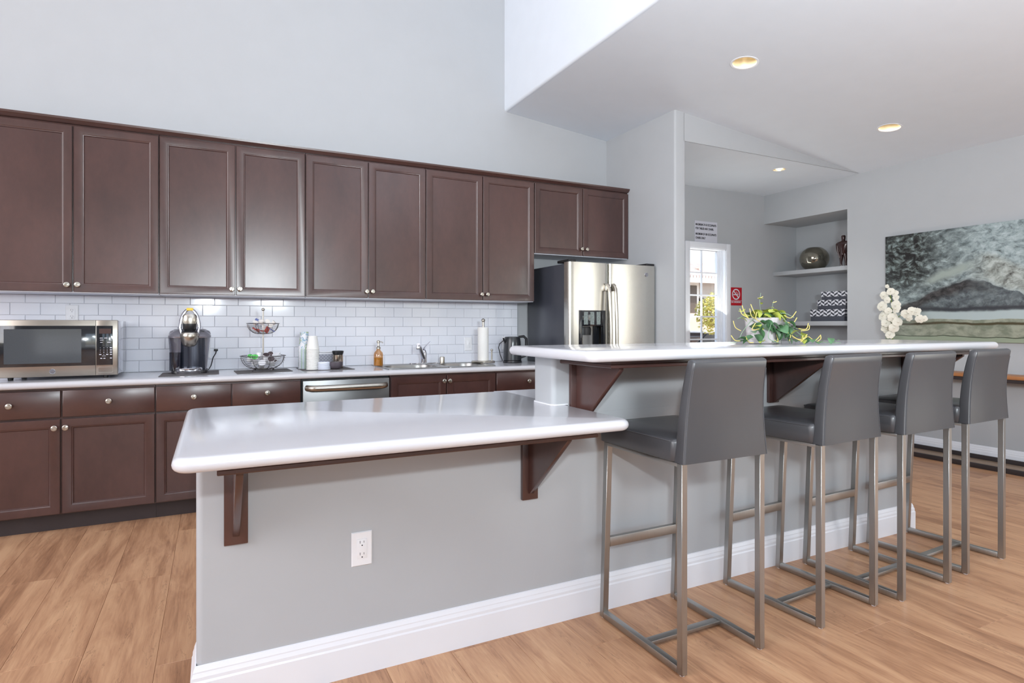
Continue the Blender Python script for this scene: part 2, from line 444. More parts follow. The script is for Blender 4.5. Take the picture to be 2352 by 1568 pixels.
# right wall with its niche
NY0, NZ1, NX = 3.967, 2.402, 6.503
bm = bm_new()
RTW = [(-2.9, -1.6, 0.6, 2.4), (-1.3, 0.0, 0.6, 2.4)]
def wall_with_holes(bm, axis, pos, th, a0, a1, z0, z1, holes):
    cuts = sorted({a0, a1} | {h[0] for h in holes} | {h[1] for h in holes})
    for p, q_ in zip(cuts, cuts[1:]):
        hh = [h for h in holes if h[0] <= p + 1e-6 and h[1] >= q_ - 1e-6]
        segs = [(z0, z1)] if not hh else [(z0, hh[0][2]), (hh[0][3], z1)]
        for s0, s1 in segs:
            if axis == 'x': box(bm, pos, pos + th, p, q_, s0, s1)
            else: box(bm, p, q_, pos, pos + th, s0, s1)
wall_with_holes(bm, 'x', XR, 0.14, YB, NY0 - 0.1, 0, 3.0, RTW)
box(bm, XR, NX + 0.1, NY0 - 0.1, NY0, 0, 3.0)
box(bm, XR, NX + 0.1, NY0, YD, NZ1, 3.0)
box(bm, NX, NX + 0.1, NY0, YD, 0, NZ1 + 0.1)
struct('wall_right', bm, M['wall'])
# walls behind the camera with tall window openings
bm = bm_new()
RW = [(-3.0, -1.8, 0.6, 3.2), (-1.2, 0.0, 0.6, 3.2), (0.6, 1.8, 0.6, 3.2), (2.9, 3.9, 0.6, 2.5), (4.4, 5.4, 0.6, 2.5)]
LW = [(-2.2, -1.0, 0.9, 4.2), (-0.2, 1.0, 0.9, 4.2), (1.8, 3.0, 0.9, 4.2)]
wall_with_holes(bm, 'y', YB - 0.14, 0.14, XL, 6.1, 0, ZT, RW); struct('wall_rear', bm, M['wall'])
bm = bm_new(); wall_with_holes(bm, 'x', XL - 0.14, 0.14, YB, YW + 0.14, 0, ZT, LW); struct('wall_left', bm, M['wall'])
n_ = 2
for ax, hs in (('y', RW), ('x', LW), ('r', RTW)):
    for h in hs:
        bm = bm_new()
        def bar(a0, a1, z0, z1):
            if ax == 'y': box(bm, a0, a1, YB - 0.10, YB - 0.05, z0, z1)
            elif ax == 'x': box(bm, XL - 0.10, XL - 0.05, a0, a1, z0, z1)
            else: box(bm, XR + 0.05, XR + 0.10, a0, a1, z0, z1)
        bar(h[0], h[1], h[2], h[2] + 0.05); bar(h[0], h[1], h[3] - 0.05, h[3]); bar(h[0], h[0] + 0.05, h[2], h[3]); bar(h[1] - 0.05, h[1], h[2], h[3])
        bar((h[0] + h[1]) / 2 - 0.02, (h[0] + h[1]) / 2 + 0.02, h[2], h[3]); bar(h[0], h[1], (h[2] + h[3]) / 2 - 0.02, (h[2] + h[3]) / 2 + 0.02)
        wf = struct('window_%d' % n_, bm, M['trim']); n_ += 1
# window 1: casing, sash, glazing bars, panes
bm = bm_new(); c = 0.062
for a in ((WX0 - c, WX0 + 0.004, WZ0 - c, WZ1 + c), (WX1 - 0.004, WX1 + c, WZ0 - c, WZ1 + c), (WX0, WX1, WZ1 - 0.004, WZ1 + c), (WX0, WX1, WZ0 - c, WZ0 + 0.004)):
    box(bm, a[0], a[1], YD - 0.016, YD, a[2], a[3], 0.003)
win = struct('window_1', bm, M['trim'])
bm = bm_new()
for a in ((WX0, WX0 + 0.012, WZ0, WZ1), (WX1 - 0.012, WX1, WZ0, WZ1), (WX0, WX1, WZ1 - 0.012, WZ1), (WX0, WX1, WZ0, WZ0 + 0.012)): box(bm, a[0], a[1], YD - 0.004, YD + 0.16, a[2], a[3])
for dx in (0.012, 0.022): box(bm, WX1 - dx - 0.010, WX1 - dx, YD + 0.02 + dx * 2.2, YD + 0.12, WZ0, WZ1 - 0.004, 0.002)
obj('window_jamb', bm, M['trim'], win)
bm = bm_new(); GX0, GX1, GZ0, GZ1 = WX0 + 0.045, WX1 - 0.045, WZ0 + 0.045, WZ1 - 0.012
for a in ((WX0 + 0.01, GX0, WZ0, WZ1), (GX1, WX1 - 0.01, WZ0, WZ1), (WX0, WX1, GZ1, WZ1), (WX0, WX1, WZ0, GZ0)): box(bm, a[0], a[1], YD + 0.085, YD + 0.12, a[2], a[3], 0.003)
obj('window_sash', bm, M['trim'], win)
xm = (GX0 + GX1) / 2 + 0.005
zs = [GZ0] + [z for z in (0.510, 0.767, 1.024, 1.286, 1.532, 1.790)] + [GZ1]
bm = bm_new(); box(bm, xm - 0.008, xm + 0.008, YD + 0.095, YD + 0.112, GZ0, GZ1); obj('glazing_bar', bm, M['trim'], win)
for z in zs[1:-1]:
    bm = bm_new(); box(bm, GX0, GX1, YD + 0.094, YD + 0.113, z - 0.008, z + 0.008); obj('glazing_bar', bm, M['trim'], win)
for z0, z1 in zip(zs, zs[1:]):
    for x0, x1 in ((GX0, xm), (xm, GX1)):
        bm = bm_new(); box(bm, x0 + 0.004, x1 - 0.004, YD + 0.102, YD + 0.105, z0 + 0.004, z1 - 0.004); obj('pane', bm, M['glass'], win)

# baseboards: moulded profile (distance out, height)
BB = [(0, 0), (0.016, 0), (0.016, 0.100), (0.013, 0.106), (0.013, 0.116), (0.009, 0.128), (0.009, 0.132), (0.004, 0.146), (0, 0.148)]
def baseboard(name, path, hs=1.0):
    """path: list of (x, y, nx, ny) with outward offsets already mitred"""
    b = bm_new(); loops = [[(x + nx * d, y + ny * d, h * hs) for d, h in BB] for x, y, nx, ny in path]
    loft(b, loops); return struct(name, b, M['trim'], sharp=0.25)
baseboard('baseboard_right', [(XR, YB + 0.2, -1, 0), (XR, NY0 - 0.0, -1, 0)])
baseboard('baseboard_back', [(XS + 0.12, YD - 0.0, 0, -1), (XR + 0.5, YD, 0, -1)])
# niche shelves
for nm, z0, z1 in (('shelf_niche', 1.783, 1.830), ('shelf_niche', 1.182, 1.232), ('shelf_niche', 0.62, 0.67)):
    bm = bm_new(); box(bm, 6.085, NX, NY0, YD, z0, z1, 0.003)
    o = obj(nm, bm, M['wall']); o['category'] = 'shelf'
    o['label'] = {1.783: 'grey painted niche shelf holding the glass globe', 1.182: 'grey painted niche shelf holding the stacked storage boxes', 0.62: 'grey painted niche shelf lowest, below the storage boxes'}[z0]
# recessed lamps
def can(x, y, z, r, slope, deep, label):
    t = thing('recessed_light', label, 'ceiling light', (x, y, z), 'recessed ceiling lights')
    b = bm_new(); lathe(b, [(r + 0.012, -0.001), (r + 0.010, -0.004), (r - 0.002, -0.003), (r - 0.004, 0.004)], (x, y, z), 40, False, False)
    o1 = obj('trim_ring', b, M['trim'], t)
    b = bm_new(); lathe(b, [(r - 0.003, -0.002), (r - 0.006, 0.02), (r * 0.85, deep * 0.6), (r * 0.62, deep)], (x, y, z), 40, False, False)
    o2 = obj('reflector_cone', b, M['can'], t)
    b = bm_new(); lathe(b, [(r * 0.63, deep - 0.012), (r * 0.45, deep - 0.030), (0.001, deep - 0.038)], (x, y, z), 24, False, False)
    o3 = obj('bulb', b, M['bulb'], t)
    t.rotation_euler = (0, math.atan(slope), 0)
    l = light('recessed_lamp', 'SPOT', (x, y, z + deep - 0.05), (x, y, 0), 12, (1.0, 0.95, 0.86), 0.03)
    l.data.spot_size = math.radians(110); l.data.spot_blend = 0.6
    return t
SL = (3.11 - ZH) / (XR - XT)
can(*LAMPS[0], zc(LAMPS[0][0]), LR, SL, 0.13, 'large recessed ceiling light above the bar, nearer the fridge')
can(*LAMPS[1], zc(LAMPS[1][0]), LR, SL, 0.13, 'large recessed ceiling light close to the wall with the painting')
can(*LAMPS[2], zc(LAMPS[2][0]), LR, SL, 0.13, 'recessed ceiling light over the floor behind the first stool')
can(*LAMPS[3], zc(LAMPS[3][0]), LR, SL, 0.13, 'recessed ceiling light over the floor near the console table')
can(5.059, 4.097, ZH, 0.062, 0, 0.035, 'small bright recessed light in the hall ceiling')
# ------------------------------------------------------------------ cabinet builders
def shaker(x0, x1, z0, z1, yf, t=0.02, fw=0.047):
    """framed door, front face at y = yf, looking towards -y"""
    b = bm_new(); e = 0.002
    def R(d, y, dz=0): return [(x0 + d, y, z0 + d), (x1 - d, y, z0 + d), (x1 - d, y, z1 - d), (x0 + d, y, z1 - d)]
    loft(b, [R(0, yf + t), R(0, yf + e), R(e, yf), R(fw - 0.004, yf), R(fw - 0.002, yf + 0.0015), R(fw + 0.001, yf + 0.0035), R(fw + 0.004, yf + 0.0035), R(fw + 0.0085, yf + 0.009), R(fw + 0.012, yf + 0.009)])
    return b
def slabfront(x0, x1, z0, z1, yf, t=0.02):
    b = bm_new(); e = 0.003
    def R(d, y): return [(x0 + d, y, z0 + d), (x1 - d, y, z0 + d), (x1 - d, y, z1 - d), (x0 + d, y, z1 - d)]
    loft(b, [R(0, yf + t), R(0, yf + e), R(0.001, yf + 0.001), R(e, yf)]); return b
def knob(x, z, yf, ang, parent):
    b = bm_new()
    lathe(b, [(0.006, 0), (0.0055, 0.010), (0.012, 0.014), (0.0155, 0.018), (0.0165, 0.023), (0.0155, 0.027), (0.013, 0.0285)], (x, yf, z), 20, ax='y')
    ca, sa = math.cos(ang), math.sin(ang)
    for s in (-1, 1):   # two raised lips leave a groove across the face
        pts = []
        for i in range(9):
            a = PI * (0.12 + 0.76 * i / 8); u, v = 0.0125 * math.cos(a), 0.0125 * math.sin(a) * s
            pts.append((x + u * ca - v * sa, z + u * sa + v * ca))
        if s < 0: pts = pts[::-1]
        prism(b, pts, yf - 0.0305, yf - 0.028, 'y')
    return obj('knob', b, M['nickel'], parent)

# ------------------------------------------------------------------ wall cabinets
UY, UB, UT = 4.45, 1.385, 2.407
def wall_cab(xs, zb, label, kn, group='wall cabinets'):
    x0, x1 = xs[0], xs[-1]
    t = thing('wall_cabinet', label, 'cabinet', ((x0 + x1) / 2, 4.62, zb), group)
    b = bm_new(); box(b, x0 + 0.0015, x1 - 0.0015, UY + 0.021, YW - 0.0005, zb + 0.012, UT + 0.012); obj('carcass', b, M['cherry'], t)
    b = bm_new(); box(b, x0 + 0.002, x1 - 0.002, UY + 0.021, YW - 0.012, zb, zb + 0.012); obj('bottom_panel', b, M['melamine'], t)
    for i, (a, c) in enumerate(zip(xs, xs[1:])):
        d = obj('door', shaker(a + 0.004, c - 0.004, zb + 0.006, UT, UY), M['cherry'], t)
        k = kn[i]; knob(k[0], k[1], UY, k[2], d)
wall_cab([-1.218, -0.768, -0.314], UB, 'tall dark cherry wall cabinet above the microwave', [(-0.795, 1.432, .8), (-0.742, 1.434, -.7)])
wall_cab([-0.314, 0.136, 0.589], UB, 'tall dark cherry wall cabinet above the coffee maker and wire basket', [(0.112, 1.430, 1.2), (0.162, 1.432, 1.3)])
wall_cab([0.589, 1.038, 1.4875], UB, 'tall dark cherry wall cabinet above the paper cups and soap bottle', [(1.022, 1.437, 0.2), (1.066, 1.438, 0.9)])
wall_cab([1.4875, 1.9755, 2.458], UB, 'tall dark cherry wall cabinet next to the refrigerator', [(1.958, 1.438, 1.0), (2.009, 1.439, 1.0)])
wall_cab([2.4585, 2.954, 3.4585], 1.800, 'short dark cherry wall cabinet over the refrigerator', [(2.931, 1.865, 0.4), (2.984, 1.864, 1.0)])
wall_cab([-2.118, -1.668, -1.2185], UB, 'tall dark cherry wall cabinet at the far left end of the row', [(-1.69, 1.432, .8), (-1.645, 1.434, -.7)])
b = bm_new(); prism(b, [(UY - 0.012, UT + 0.026), (UY - 0.018, UT + 0.032), (UY - 0.020, UT + 0.044), (YW - 0.001, UT + 0.044), (YW - 0.001, UT + 0.0125), (UY + 0.004, UT + 0.0125)], -2.118, XS - 0.002, 'x')
solo('cabinet_top_moulding', b, M['cherryh'], 'long dark cherry top moulding running over all the wall cabinets', 'moulding', (0.5, 4.6, UT), sharp=0.3)

# ------------------------------------------------------------------ base cabinets
BY = 4.19
def base_cab(x0, x1, label, fronts):
    t = thing('base_cabinet', label, 'cabinet', ((x0 + x1) / 2, 4.5, 0), 'base cabinets under the kitchen counter')
    b = bm_new()
    if 'sink base' in label:
        box(b, x0 + 0.001, x0 + 0.019, BY + 0.021, YW - 0.001, 0.100, 0.8255); box(b, x1 - 0.019, x1 - 0.001, BY + 0.021, YW - 0.001, 0.100, 0.8255)
        box(b, x0 + 0.019, x1 - 0.019, BY + 0.021, YW - 0.001, 0.100, 0.118); box(b, x0 + 0.019, x1 - 0.019, BY + 0.021, BY + 0.035, 0.118, 0.8255); box(b, x0 + 0.019, x1 - 0.019, YW - 0.010, YW - 0.001, 0.118, 0.8255)
    else: box(b, x0 + 0.001, x1 - 0.001, BY + 0.021, YW - 0.001, 0.100, 0.8255)
    obj('carcass', b, M['cherry'], t)
    b = bm_new(); box(b, x0 + 0.0005, x1 - 0.0005, BY + 0.070, BY + 0.088, 0.0005, 0.100); obj('toe_kick', b, M['toekick'], t)
    for f in fronts:
        kind, a, c, z0, z1, kx, kz, ka = f
        if kind == 'd': o = obj('door', shaker(a, c, z0, z1, BY), M['cherry'], t)
        else: o = obj('drawer', slabfront(a, c, z0, z1, BY), M['cherryh'], t)
        knob(kx, kz, BY, ka, o)
DZ0, DZ1, EZ0, EZ1 = 0.108, 0.648, 0.660, 0.812
base_cab(-1.235, -0.315, 'dark cherry base cabinet below the microwave with two drawers over two doors', [
    ('s', -1.228, -0.781, EZ0, EZ1, -1.008, 0.737, -0.6), ('s', -0.772, -0.319, EZ0, EZ1, -0.548, 0.741, -0.5),
    ('d', -1.228, -0.783, DZ0, DZ1, -0.806, 0.601, -0.4), ('d', -0.774, -0.319, DZ0, DZ1, -0.754, 0.601, 0.8)])
base_cab(-0.315, 0.527, 'dark cherry base cabinet between the microwave cabinet and the dishwasher', [
    ('s', -0.311, 0.101, EZ0, EZ1, -0.107, 0.742, 1.2), ('s', 0.108, 0.521, EZ0, EZ1, 0.316, 0.745, -0.9),
    ('d', -0.311, 0.101, DZ0, DZ1, 0.080, 0.601, 0.5), ('d', 0.108, 0.521, DZ0, DZ1, 0.131, 0.601, 0.9)])
base_cab(1.134, 1.971, 'dark cherry sink base cabinet right of the dishwasher with two full doors', [
    ('d', 1.139, 1.558, DZ0, EZ1, 1.537, 0.771, 0.6), ('d', 1.566, 1.966, DZ0, EZ1, 1.582, 0.770, 1.3)])
base_cab(1.971, 2.538, 'narrow dark cherry base cabinet between the sink and the refrigerator', [
    ('s', 1.977, 2.532, EZ0, EZ1, 2.255, 0.741, 0.5), ('d', 1.977, 2.532, DZ0, DZ1, 2.02, 0.601, 0.5)])
base_cab(-2.15, -1.235, 'dark cherry base cabinet at the far left end of the counter', [
    ('s', -2.145, -1.698, EZ0, EZ1, -1.92, 0.737, 0.6), ('s', -1.690, -1.240, EZ0, EZ1, -1.46, 0.741, 0.5),
    ('d', -2.145, -1.698, DZ0, DZ1, -1.72, 0.601, 0.8), ('d', -1.690, -1.240, DZ0, DZ1, -1.67, 0.601, 0.8)])
# dishwasher
t = thing('dishwasher', 'stainless steel dishwasher with a curved bar handle below the counter', 'dishwasher', (0.83, 4.5, 0))
b = bm_new(); box(b, 0.531, 1.130, BY + 0.03, YW - 0.02, 0.10, 0.8245); obj('tub', b, M['black'], t)
b = bm_new(); box(b, 0.5355, 1.1265, BY - 0.004, BY + 0.034, 0.115, 0.813, 0.005, 3); obj('door', b, M['greysteel'], t)
b = bm_new(); box(b, 0.531, 1.130, BY + 0.06, BY + 0.08, 0.0005, 0.10); obj('toe_kick', b, M['black'], t)
b = bm_new(); pts = []; N = 22
for i in range(N + 1):
    s = i / N; x = 0.562 + (1.100 - 0.562) * s
    e = min(1, min(s, 1 - s) / 0.07); y = BY - 0.004 - 0.050 * math.sin(e * PI / 2) - 0.010 * math.sin(s * PI)
    pts.append((x, y, 0.762))
tube(b, pts, 0.0165, 12, flat=1.25); obj('handle', b, M['nickel'], t)

# kitchen worktop with an opening for the sink
KZ0, KZ1, KNY = 0.826, 0.864, 4.163
SX0, SX1, SY0, SY1 = 1.155, 1.975, 4.265, 4.735
b = bm_new()
h = (KZ1 - KZ0) / 2
prof = [(KNY + h + h * math.sin(a) * -1, KZ0 + h - h * math.cos(a)) for a in [PI * i / 8 for i in range(9)]]
prism(b, [(SY0, KZ0)] + prof[0:0] + [(KNY + h - h * math.sin(PI * i / 8), KZ0 + h - h * math.cos(PI * i / 8)) for i in range(9)] + [(SY0, KZ1)], -2.15, 2.54, 'x')
box(b, -2.15, SX0, SY0, YW - 0.009, KZ0, KZ1); box(b, SX1, 2.54, SY0, YW - 0.009, KZ0, KZ1); box(b, SX0, SX1, SY1, YW - 0.009, KZ0, KZ1)
solo('countertop', b, M['counter'], 'long white kitchen countertop along the tiled back wall', 'countertop', (0.2, 4.5, KZ0), sharp=0.5)

# sink: rim, two bowls, strainers
t = thing('sink', 'stainless steel double bowl sink set into the kitchen counter', 'sink', (1.56, 4.5, KZ1))
def sink_half(x0, x1, cy):
    b = bm_new(); n = 7
    r = 0.12; ox0, ox1, oy0, oy1 = x0, x1, 4.235, 4.765
    o_ = rrect(ox0, ox1, oy0, oy1, 0.02, n)
    ix0, ix1 = x0 + 0.035, x1 - 0.028
    i_ = rrect(ix0, ix1, 4.285, cy, r, n)
    def L(p, z): return [(x, y, z) for x, y in p]
    def sh(p, k, z):
        mx, my = (ix0 + ix1) / 2, (4.285 + cy) / 2
        return [(mx + (x - mx) * k, my + (y - my) * k, z) for x, y in p]
    loft(b, [L(o_, KZ1 + 0.0005), L(o_, KZ1 + 0.005), sh(i_, 1.06, KZ1 + 0.006), sh(i_, 1.0, KZ1 + 0.002), sh(i_, 0.975, KZ1 - 0.02), sh(i_, 0.94, KZ1 - 0.15), sh(i_, 0.84, KZ1 - 0.175), sh(i_, 0.2, KZ1 - 0.18), sh(i_, 0.02, KZ1 - 0.18)], cap0=False)
    return b
obj('sink_bowl', sink_half(1.135, 1.60, 4.64), M['sinksteel'], t); obj('sink_bowl', sink_half(1.6005, 1.995, 4.66), M['sinksteel'], t)
# faucet
t = thing('faucet', 'chrome single lever faucet with slanted spout behind the sink', 'faucet', (1.55, 4.70, KZ1 + 0.006))
b = bm_new(); prism(b, rrect(1.43, 1.67, 4.672, 4.728, 0.027), KZ1 + 0.006, KZ1 + 0.013); obj('base_plate', b, M['chrome'], t)
b = bm_new(); lathe(b, [(0.027, 0), (0.026, 0.05), (0.025, 0.085), (0.020, 0.105), (0.008, 0.115)], (1.55, 4.70, KZ1 + 0.012), 20); obj('body', b, M['chrome'], t)
b = bm_new(); tube(b, [(1.545, 4.69, KZ1 + 0.055), (1.52, 4.655, KZ1 + 0.095), (1.475, 4.57, KZ1 + 0.150), (1.452, 4.53, KZ1 + 0.165)], [0.020, 0.018, 0.016, 0.016], 12); obj('spout', b, M['chrome'], t)
b = bm_new(); lathe(b, [(0.015, 0), (0.018, -0.01), (0.018, -0.032), (0.014, -0.036)][::-1], (1.447, 4.523, KZ1 + 0.168), 14); obj('spray_head', b, M['chrome'], t)
b = bm_new(); tube(b, [(1.552, 4.70, KZ1 + 0.118), (1.562, 4.705, KZ1 + 0.138), (1.585, 4.71, KZ1 + 0.158), (1.615, 4.715, KZ1 + 0.185)], [0.014, 0.010, 0.006, 0.008], 10, flat=0.7); obj('lever', b, M['chrome'], t)
b = bm_new(); lathe(b, [(0.021, 0), (0.021, 0.045), (0.019, 0.052), (0.012, 0.054)], (1.712, 4.70, KZ1 + 0.006), 20)
solo('air_gap_cap', b, M['nickel'], 'short brushed metal air gap cylinder behind the sink', 'air gap', (1.712, 4.70, KZ1 + 0.006))

# ------------------------------------------------------------------ refrigerator
FX0, FX1, FY = 2.557, 3.446, 4.05
t = thing('refrigerator', 'side by side stainless steel refrigerator with dark sides and ice dispenser', 'refrigerator', (3.0, 4.4, 0))
b = bm_new(); box(b, FX0 + 0.006, FX1 - 0.004, FY + 0.088, YW - 0.03, 0.02, 1.690, 0.006); obj('cabinet_body', b, M['darkside'], t)
b = bm_new(); box(b, FX0 + 0.02, FX1 - 0.02, FY + 0.05, YW - 0.1, 0.0, 0.03); obj('base_grille', b, M['black'], t)
SEAM = 2.949
def curved_door(x0, x1, hole=None):
    b = bm_new(); N = 14; W_ = x1 - x0
    def yy(x):
        s = (x - x0) / W_; e = 0.0
        m = min(s, 1 - s) * W_
        rr = 0.022
        if m < rr: e = rr - math.sqrt(max(0, rr * rr - (rr - m) ** 2))
        return FY + 0.006 - 0.010 * math.sin(PI * s) + e
    xs = [x0, x0 + 0.003, x0 + 0.008, x0 + 0.014, x0 + 0.022] + [x0 + 0.022 + (W_ - 0.044) * i / N for i in range(1, N)] + [x1 - 0.022, x1 - 0.014, x1 - 0.008, x1 - 0.003, x1]
    if hole: xs = sorted(xs + [hole[0], hole[1]])
    zs_ = [0.04, 1.700] if not hole else [0.04, hole[2], hole[3], 1.700]
    V = {}
    for i, x in enumerate(xs):
        for j, z in enumerate(zs_): V[i, j] = b.verts.new((x, yy(x), z))
    bk = {}
    for j, z in enumerate(zs_): bk[0, j] = b.verts.new((x0, FY + 0.082, z)); bk[1, j] = b.verts.new((x1, FY + 0.082, z))
    for i in range(len(xs) - 1):
        for j in range(len(zs_) - 1):
            if hole and j == 1 and hole[0] - 1e-6 <= xs[i] and xs[i + 1] <= hole[1] + 1e-6: continue
            b.faces.new((V[i, j], V[i + 1, j], V[i + 1, j + 1], V[i, j + 1]))
    J = len(zs_) - 1; I = len(xs) - 1
    for j in range(J):
        b.faces.new((bk[0, j], V[0, j], V[0, j + 1], bk[0, j + 1])); b.faces.new((V[I, j], bk[1, j], bk[1, j + 1], V[I, j + 1]))
        b.faces.new((bk[1, j], bk[0, j], bk[0, j + 1], bk[1, j + 1]))
    b.faces.new([V[i, J] for i in range(I + 1)] + [bk[1, J], bk[0, J]])
    b.faces.new([V[i, 0] for i in range(I + 1)][::-1] + [bk[0, 0], bk[1, 0]])
    return b
HO = (2.647, 2.905, 0.93, 1.308)
dl = obj('freezer_door', curved_door(FX0, SEAM - 0.004, HO), M['steel'], t)
dr = obj('fridge_door', curved_door(SEAM + 0.004, FX1), M['steel'], t)
b = bm_new()
hx0, hx1, hz0, hz1 = HO
for a in ((hx0, hx0 + 0.030, hz0, hz1), (hx1 - 0.022, hx1, hz0, hz1), (hx0, hx1, hz0, hz0 + 0.02)): box(b, a[0], a[1], FY - 0.008, FY + 0.03, a[2], a[3], 0.002)
box(b, hx0 + 0.02, hx1 - 0.02, FY + 0.060, FY + 0.075, hz0, hz1)
dp = obj('ice_dispenser', b, M['blackgloss'], t, label='black recessed ice and water dispenser')
b = bm_new(); box(b, hx0 + 0.030, hx1 - 0.022, FY - 0.006, FY + 0.055, 1.178, hz1, 0.003); obj('control_panel', b, M['blackgloss'], dp)
b = bm_new()
for i in range(3): box(b, hx0 + 0.045 + 0.062 * i, hx0 + 0.083 + 0.062 * i, FY - 0.0075, FY - 0.005, 1.192, 1.296)
obj('keypad', b, plain('grey_green_keypad', srgb(120, 130, 128), 0.4, var=0.35, scale=90), dp)
b = bm_new(); lathe(b, [(0.055, 0), (0.058, 0.05), (0.05, 0.07)], (hx0 + 0.085, FY + 0.04, 1.105), 16, sy=0.5); obj('ice_chute', b, M['black'], dp)
b = bm_new(); box(b, hx0 + 0.035, hx0 + 0.062, FY + 0.03, FY + 0.045, 1.0, 1.088, 0.004); obj('paddle', b, M['nickel'], dp)
for x, par in ((2.919, dl), (2.979, dr)):
    b = bm_new(); pts = []
    for i in range(25):
        s = i / 24; z = 0.62 + (1.525 - 0.62) * s; e = min(1, min(s, 1 - s) / 0.05)
        pts.append((x, FY - 0.012 - 0.030 * math.sin(e * PI / 2) - 0.022 * math.sin(s * PI), z))
    tube(b, pts, 0.0145, 12); box(b, x - 0.0145, x + 0.0145, FY - 0.035, FY + 0.002, 1.47, 1.525, 0.004); box(b, x - 0.0145, x + 0.0145, FY - 0.035, FY + 0.002, 0.62, 0.675, 0.004)
    obj('handle', b, M['nickel'], par)
for a0, a1 in ((FX0 + 0.005, FX0 + 0.075), (FX1 - 0.09, FX1 - 0.002)):
    b = bm_new(); box(b, a0, a1, FY + 0.02, FY + 0.20, 1.700, 1.722, 0.005); obj('hinge_cover', b, M['black'], t)
def emblem(x, y, z, r, parent):
    b = bm_new(); lathe(b, [(r, 0), (r, 0.002), (r * 0.9, 0.0035), (r * 0.88, 0.0025)], (x, y, z), 28, ax='y'); e = obj('emblem', b, M['chrome'], parent)
    b = bm_new(); lathe(b, [(r * 0.80, 0.0022), (r * 0.80, 0.0028)], (x, y, z), 28, ax='y'); 
    b2 = obj('emblem_face', b, plain('grey_enamel', srgb(110, 110, 118), 0.4), e)
    text('monogram', 'GE', r * 1.05, M['chrome'], (x, y - 0.0035, z - r * 0.37), FACE_Y, parent, 0.0006, 'CENTER')
emblem(3.338, FY - 0.001, 1.622, 0.019, dr)

# ------------------------------------------------------------------ peninsula: half walls, worktops, trim, brackets
WY0, WY1 = 2.045, 2.205
BZ0, BZ1 = 1.062, 1.100
BX0, BX1, BY0, BY1 = 1.100, 3.665, 1.612, 2.235
b = bm_new(); prism(b, rrect(-0.047, 3.640, WY0, WY1, 0.02, 5), 0, KZ0 - 0.0005); struct('wall_peninsula', b, M['wall'])
pr_l = [p for p in rrect(1.212, 2.0, WY0, WY1, 0.02, 5) if p[0] < 1.3]
b = bm_new(); prism(b, pr_l + [(1.2835, WY0), (1.2835, WY1)], KZ1 + 0.0003, BZ0 - 0.0005)
pr_r = [p for p in rrect(3.0, 3.640, WY0, WY1, 0.02, 5) if p[0] > 3.5]
a_ = [p for p in pr_r if p[1] > 2.12]; c_ = [p for p in pr_r if p[1] < 2.12]
prism(b, [(1.2835, WY1), (1.2835, WY0)] + c_ + a_, KZ0 - 0.0003, BZ0 - 0.0005)
o = struct('wall_bar', b, M['wall'])
baseboard('baseboard_peninsula', [(-0.047, WY1, -1, 0), (-0.047, WY0, -1, -1), (3.640, WY0, 1, -1), (3.640, WY1, 1, 0)])
b = bm_new(); box(b, 0.0, 3.62, WY1 + 0.002, 2.56, 0.10, KZ0 - 0.001); box(b, 0.0, 3.62, WY1 + 0.002, 2.49, 0.0005, 0.10)
solo('peninsula_cabinet', b, M['cherry'], 'dark cherry cabinet run on the kitchen side of the peninsula', 'cabinet', (1.8, 2.4, 0))
b = bm_new()
LX0, LX1, LY0, LY1 = -0.092, 1.282, 1.618, 2.625
nose_slab(b, lambda d: rrect(LX0 + d, LX1 - d, LY0 + d, LY1 - d, 0.045 - d * 0.8, 6), KZ0, KZ1)
box(b, LX1 - 0.06, 3.60, WY1 + 0.001, LY1 - 0.0005, KZ0 + 0.001, KZ1 - 0.0004)
solo('countertop', b, M['counter'], 'lower white countertop of the peninsula with rounded edges', 'countertop', (0.6, 2.1, KZ0), sharp=0.5)
b = bm_new()
nose_slab(b, lambda d: rrect(BX0 + d, BX1 - d, BY0 + d, BY1 - d, 0.035 - d * 0.8, 6), BZ0, BZ1)
solo('bar_counter', b, M['counter'], 'raised white bar top with rounded edges above the stools', 'bar top', (2.4, 1.9, BZ0), sharp=0.5)
# caulk line around the foot of the raised wall
b = bm_new(); prism(b, [p for p in rrect(1.207, 2.0, WY0 - 0.005, WY1 + 0.004, 0.024, 5) if p[0] < 1.3] + [(1.281, WY0 - 0.005), (1.281, WY1 + 0.004)], KZ1, KZ1 + 0.0045)
struct('trim_1', b, M['trim'])
# dark wood trim boards below the overhangs
def sub_board(name, x0, x1, y0, y1, z1, label):
    b = bm_new(); pr = [(0.0, -0.030), (0.004, -0.031), (0.004, -0.017), (-0.004, -0.014), (-0.004, -0.0005), (0.02, -0.0005)]
    z = z1
    def L(d, h): return [(x0 - d, y0 - d, z + h), (x1 + d, y0 - d, z + h), (x1 + d, y1, z + h), (x0 - d, y1, z + h)]
    loft(b, [L(0.008, -0.029), L(0.010, -0.026), L(0.010, -0.017), L(0.004, -0.014), L(0.004, -0.0008)])
    solo(name, b, M['cherryh'], label, 'trim board', (x0, y0, z1), sharp=0.3)
sub_board('trim_board', 0.018, 1.182, 1.712, WY0 - 0.0005, KZ0, 'dark cherry trim board below the lower peninsula countertop')
sub_board('trim_board', 1.256, 3.560, 1.712, WY0 - 0.0005, BZ0, 'dark cherry trim board below the raised bar top')
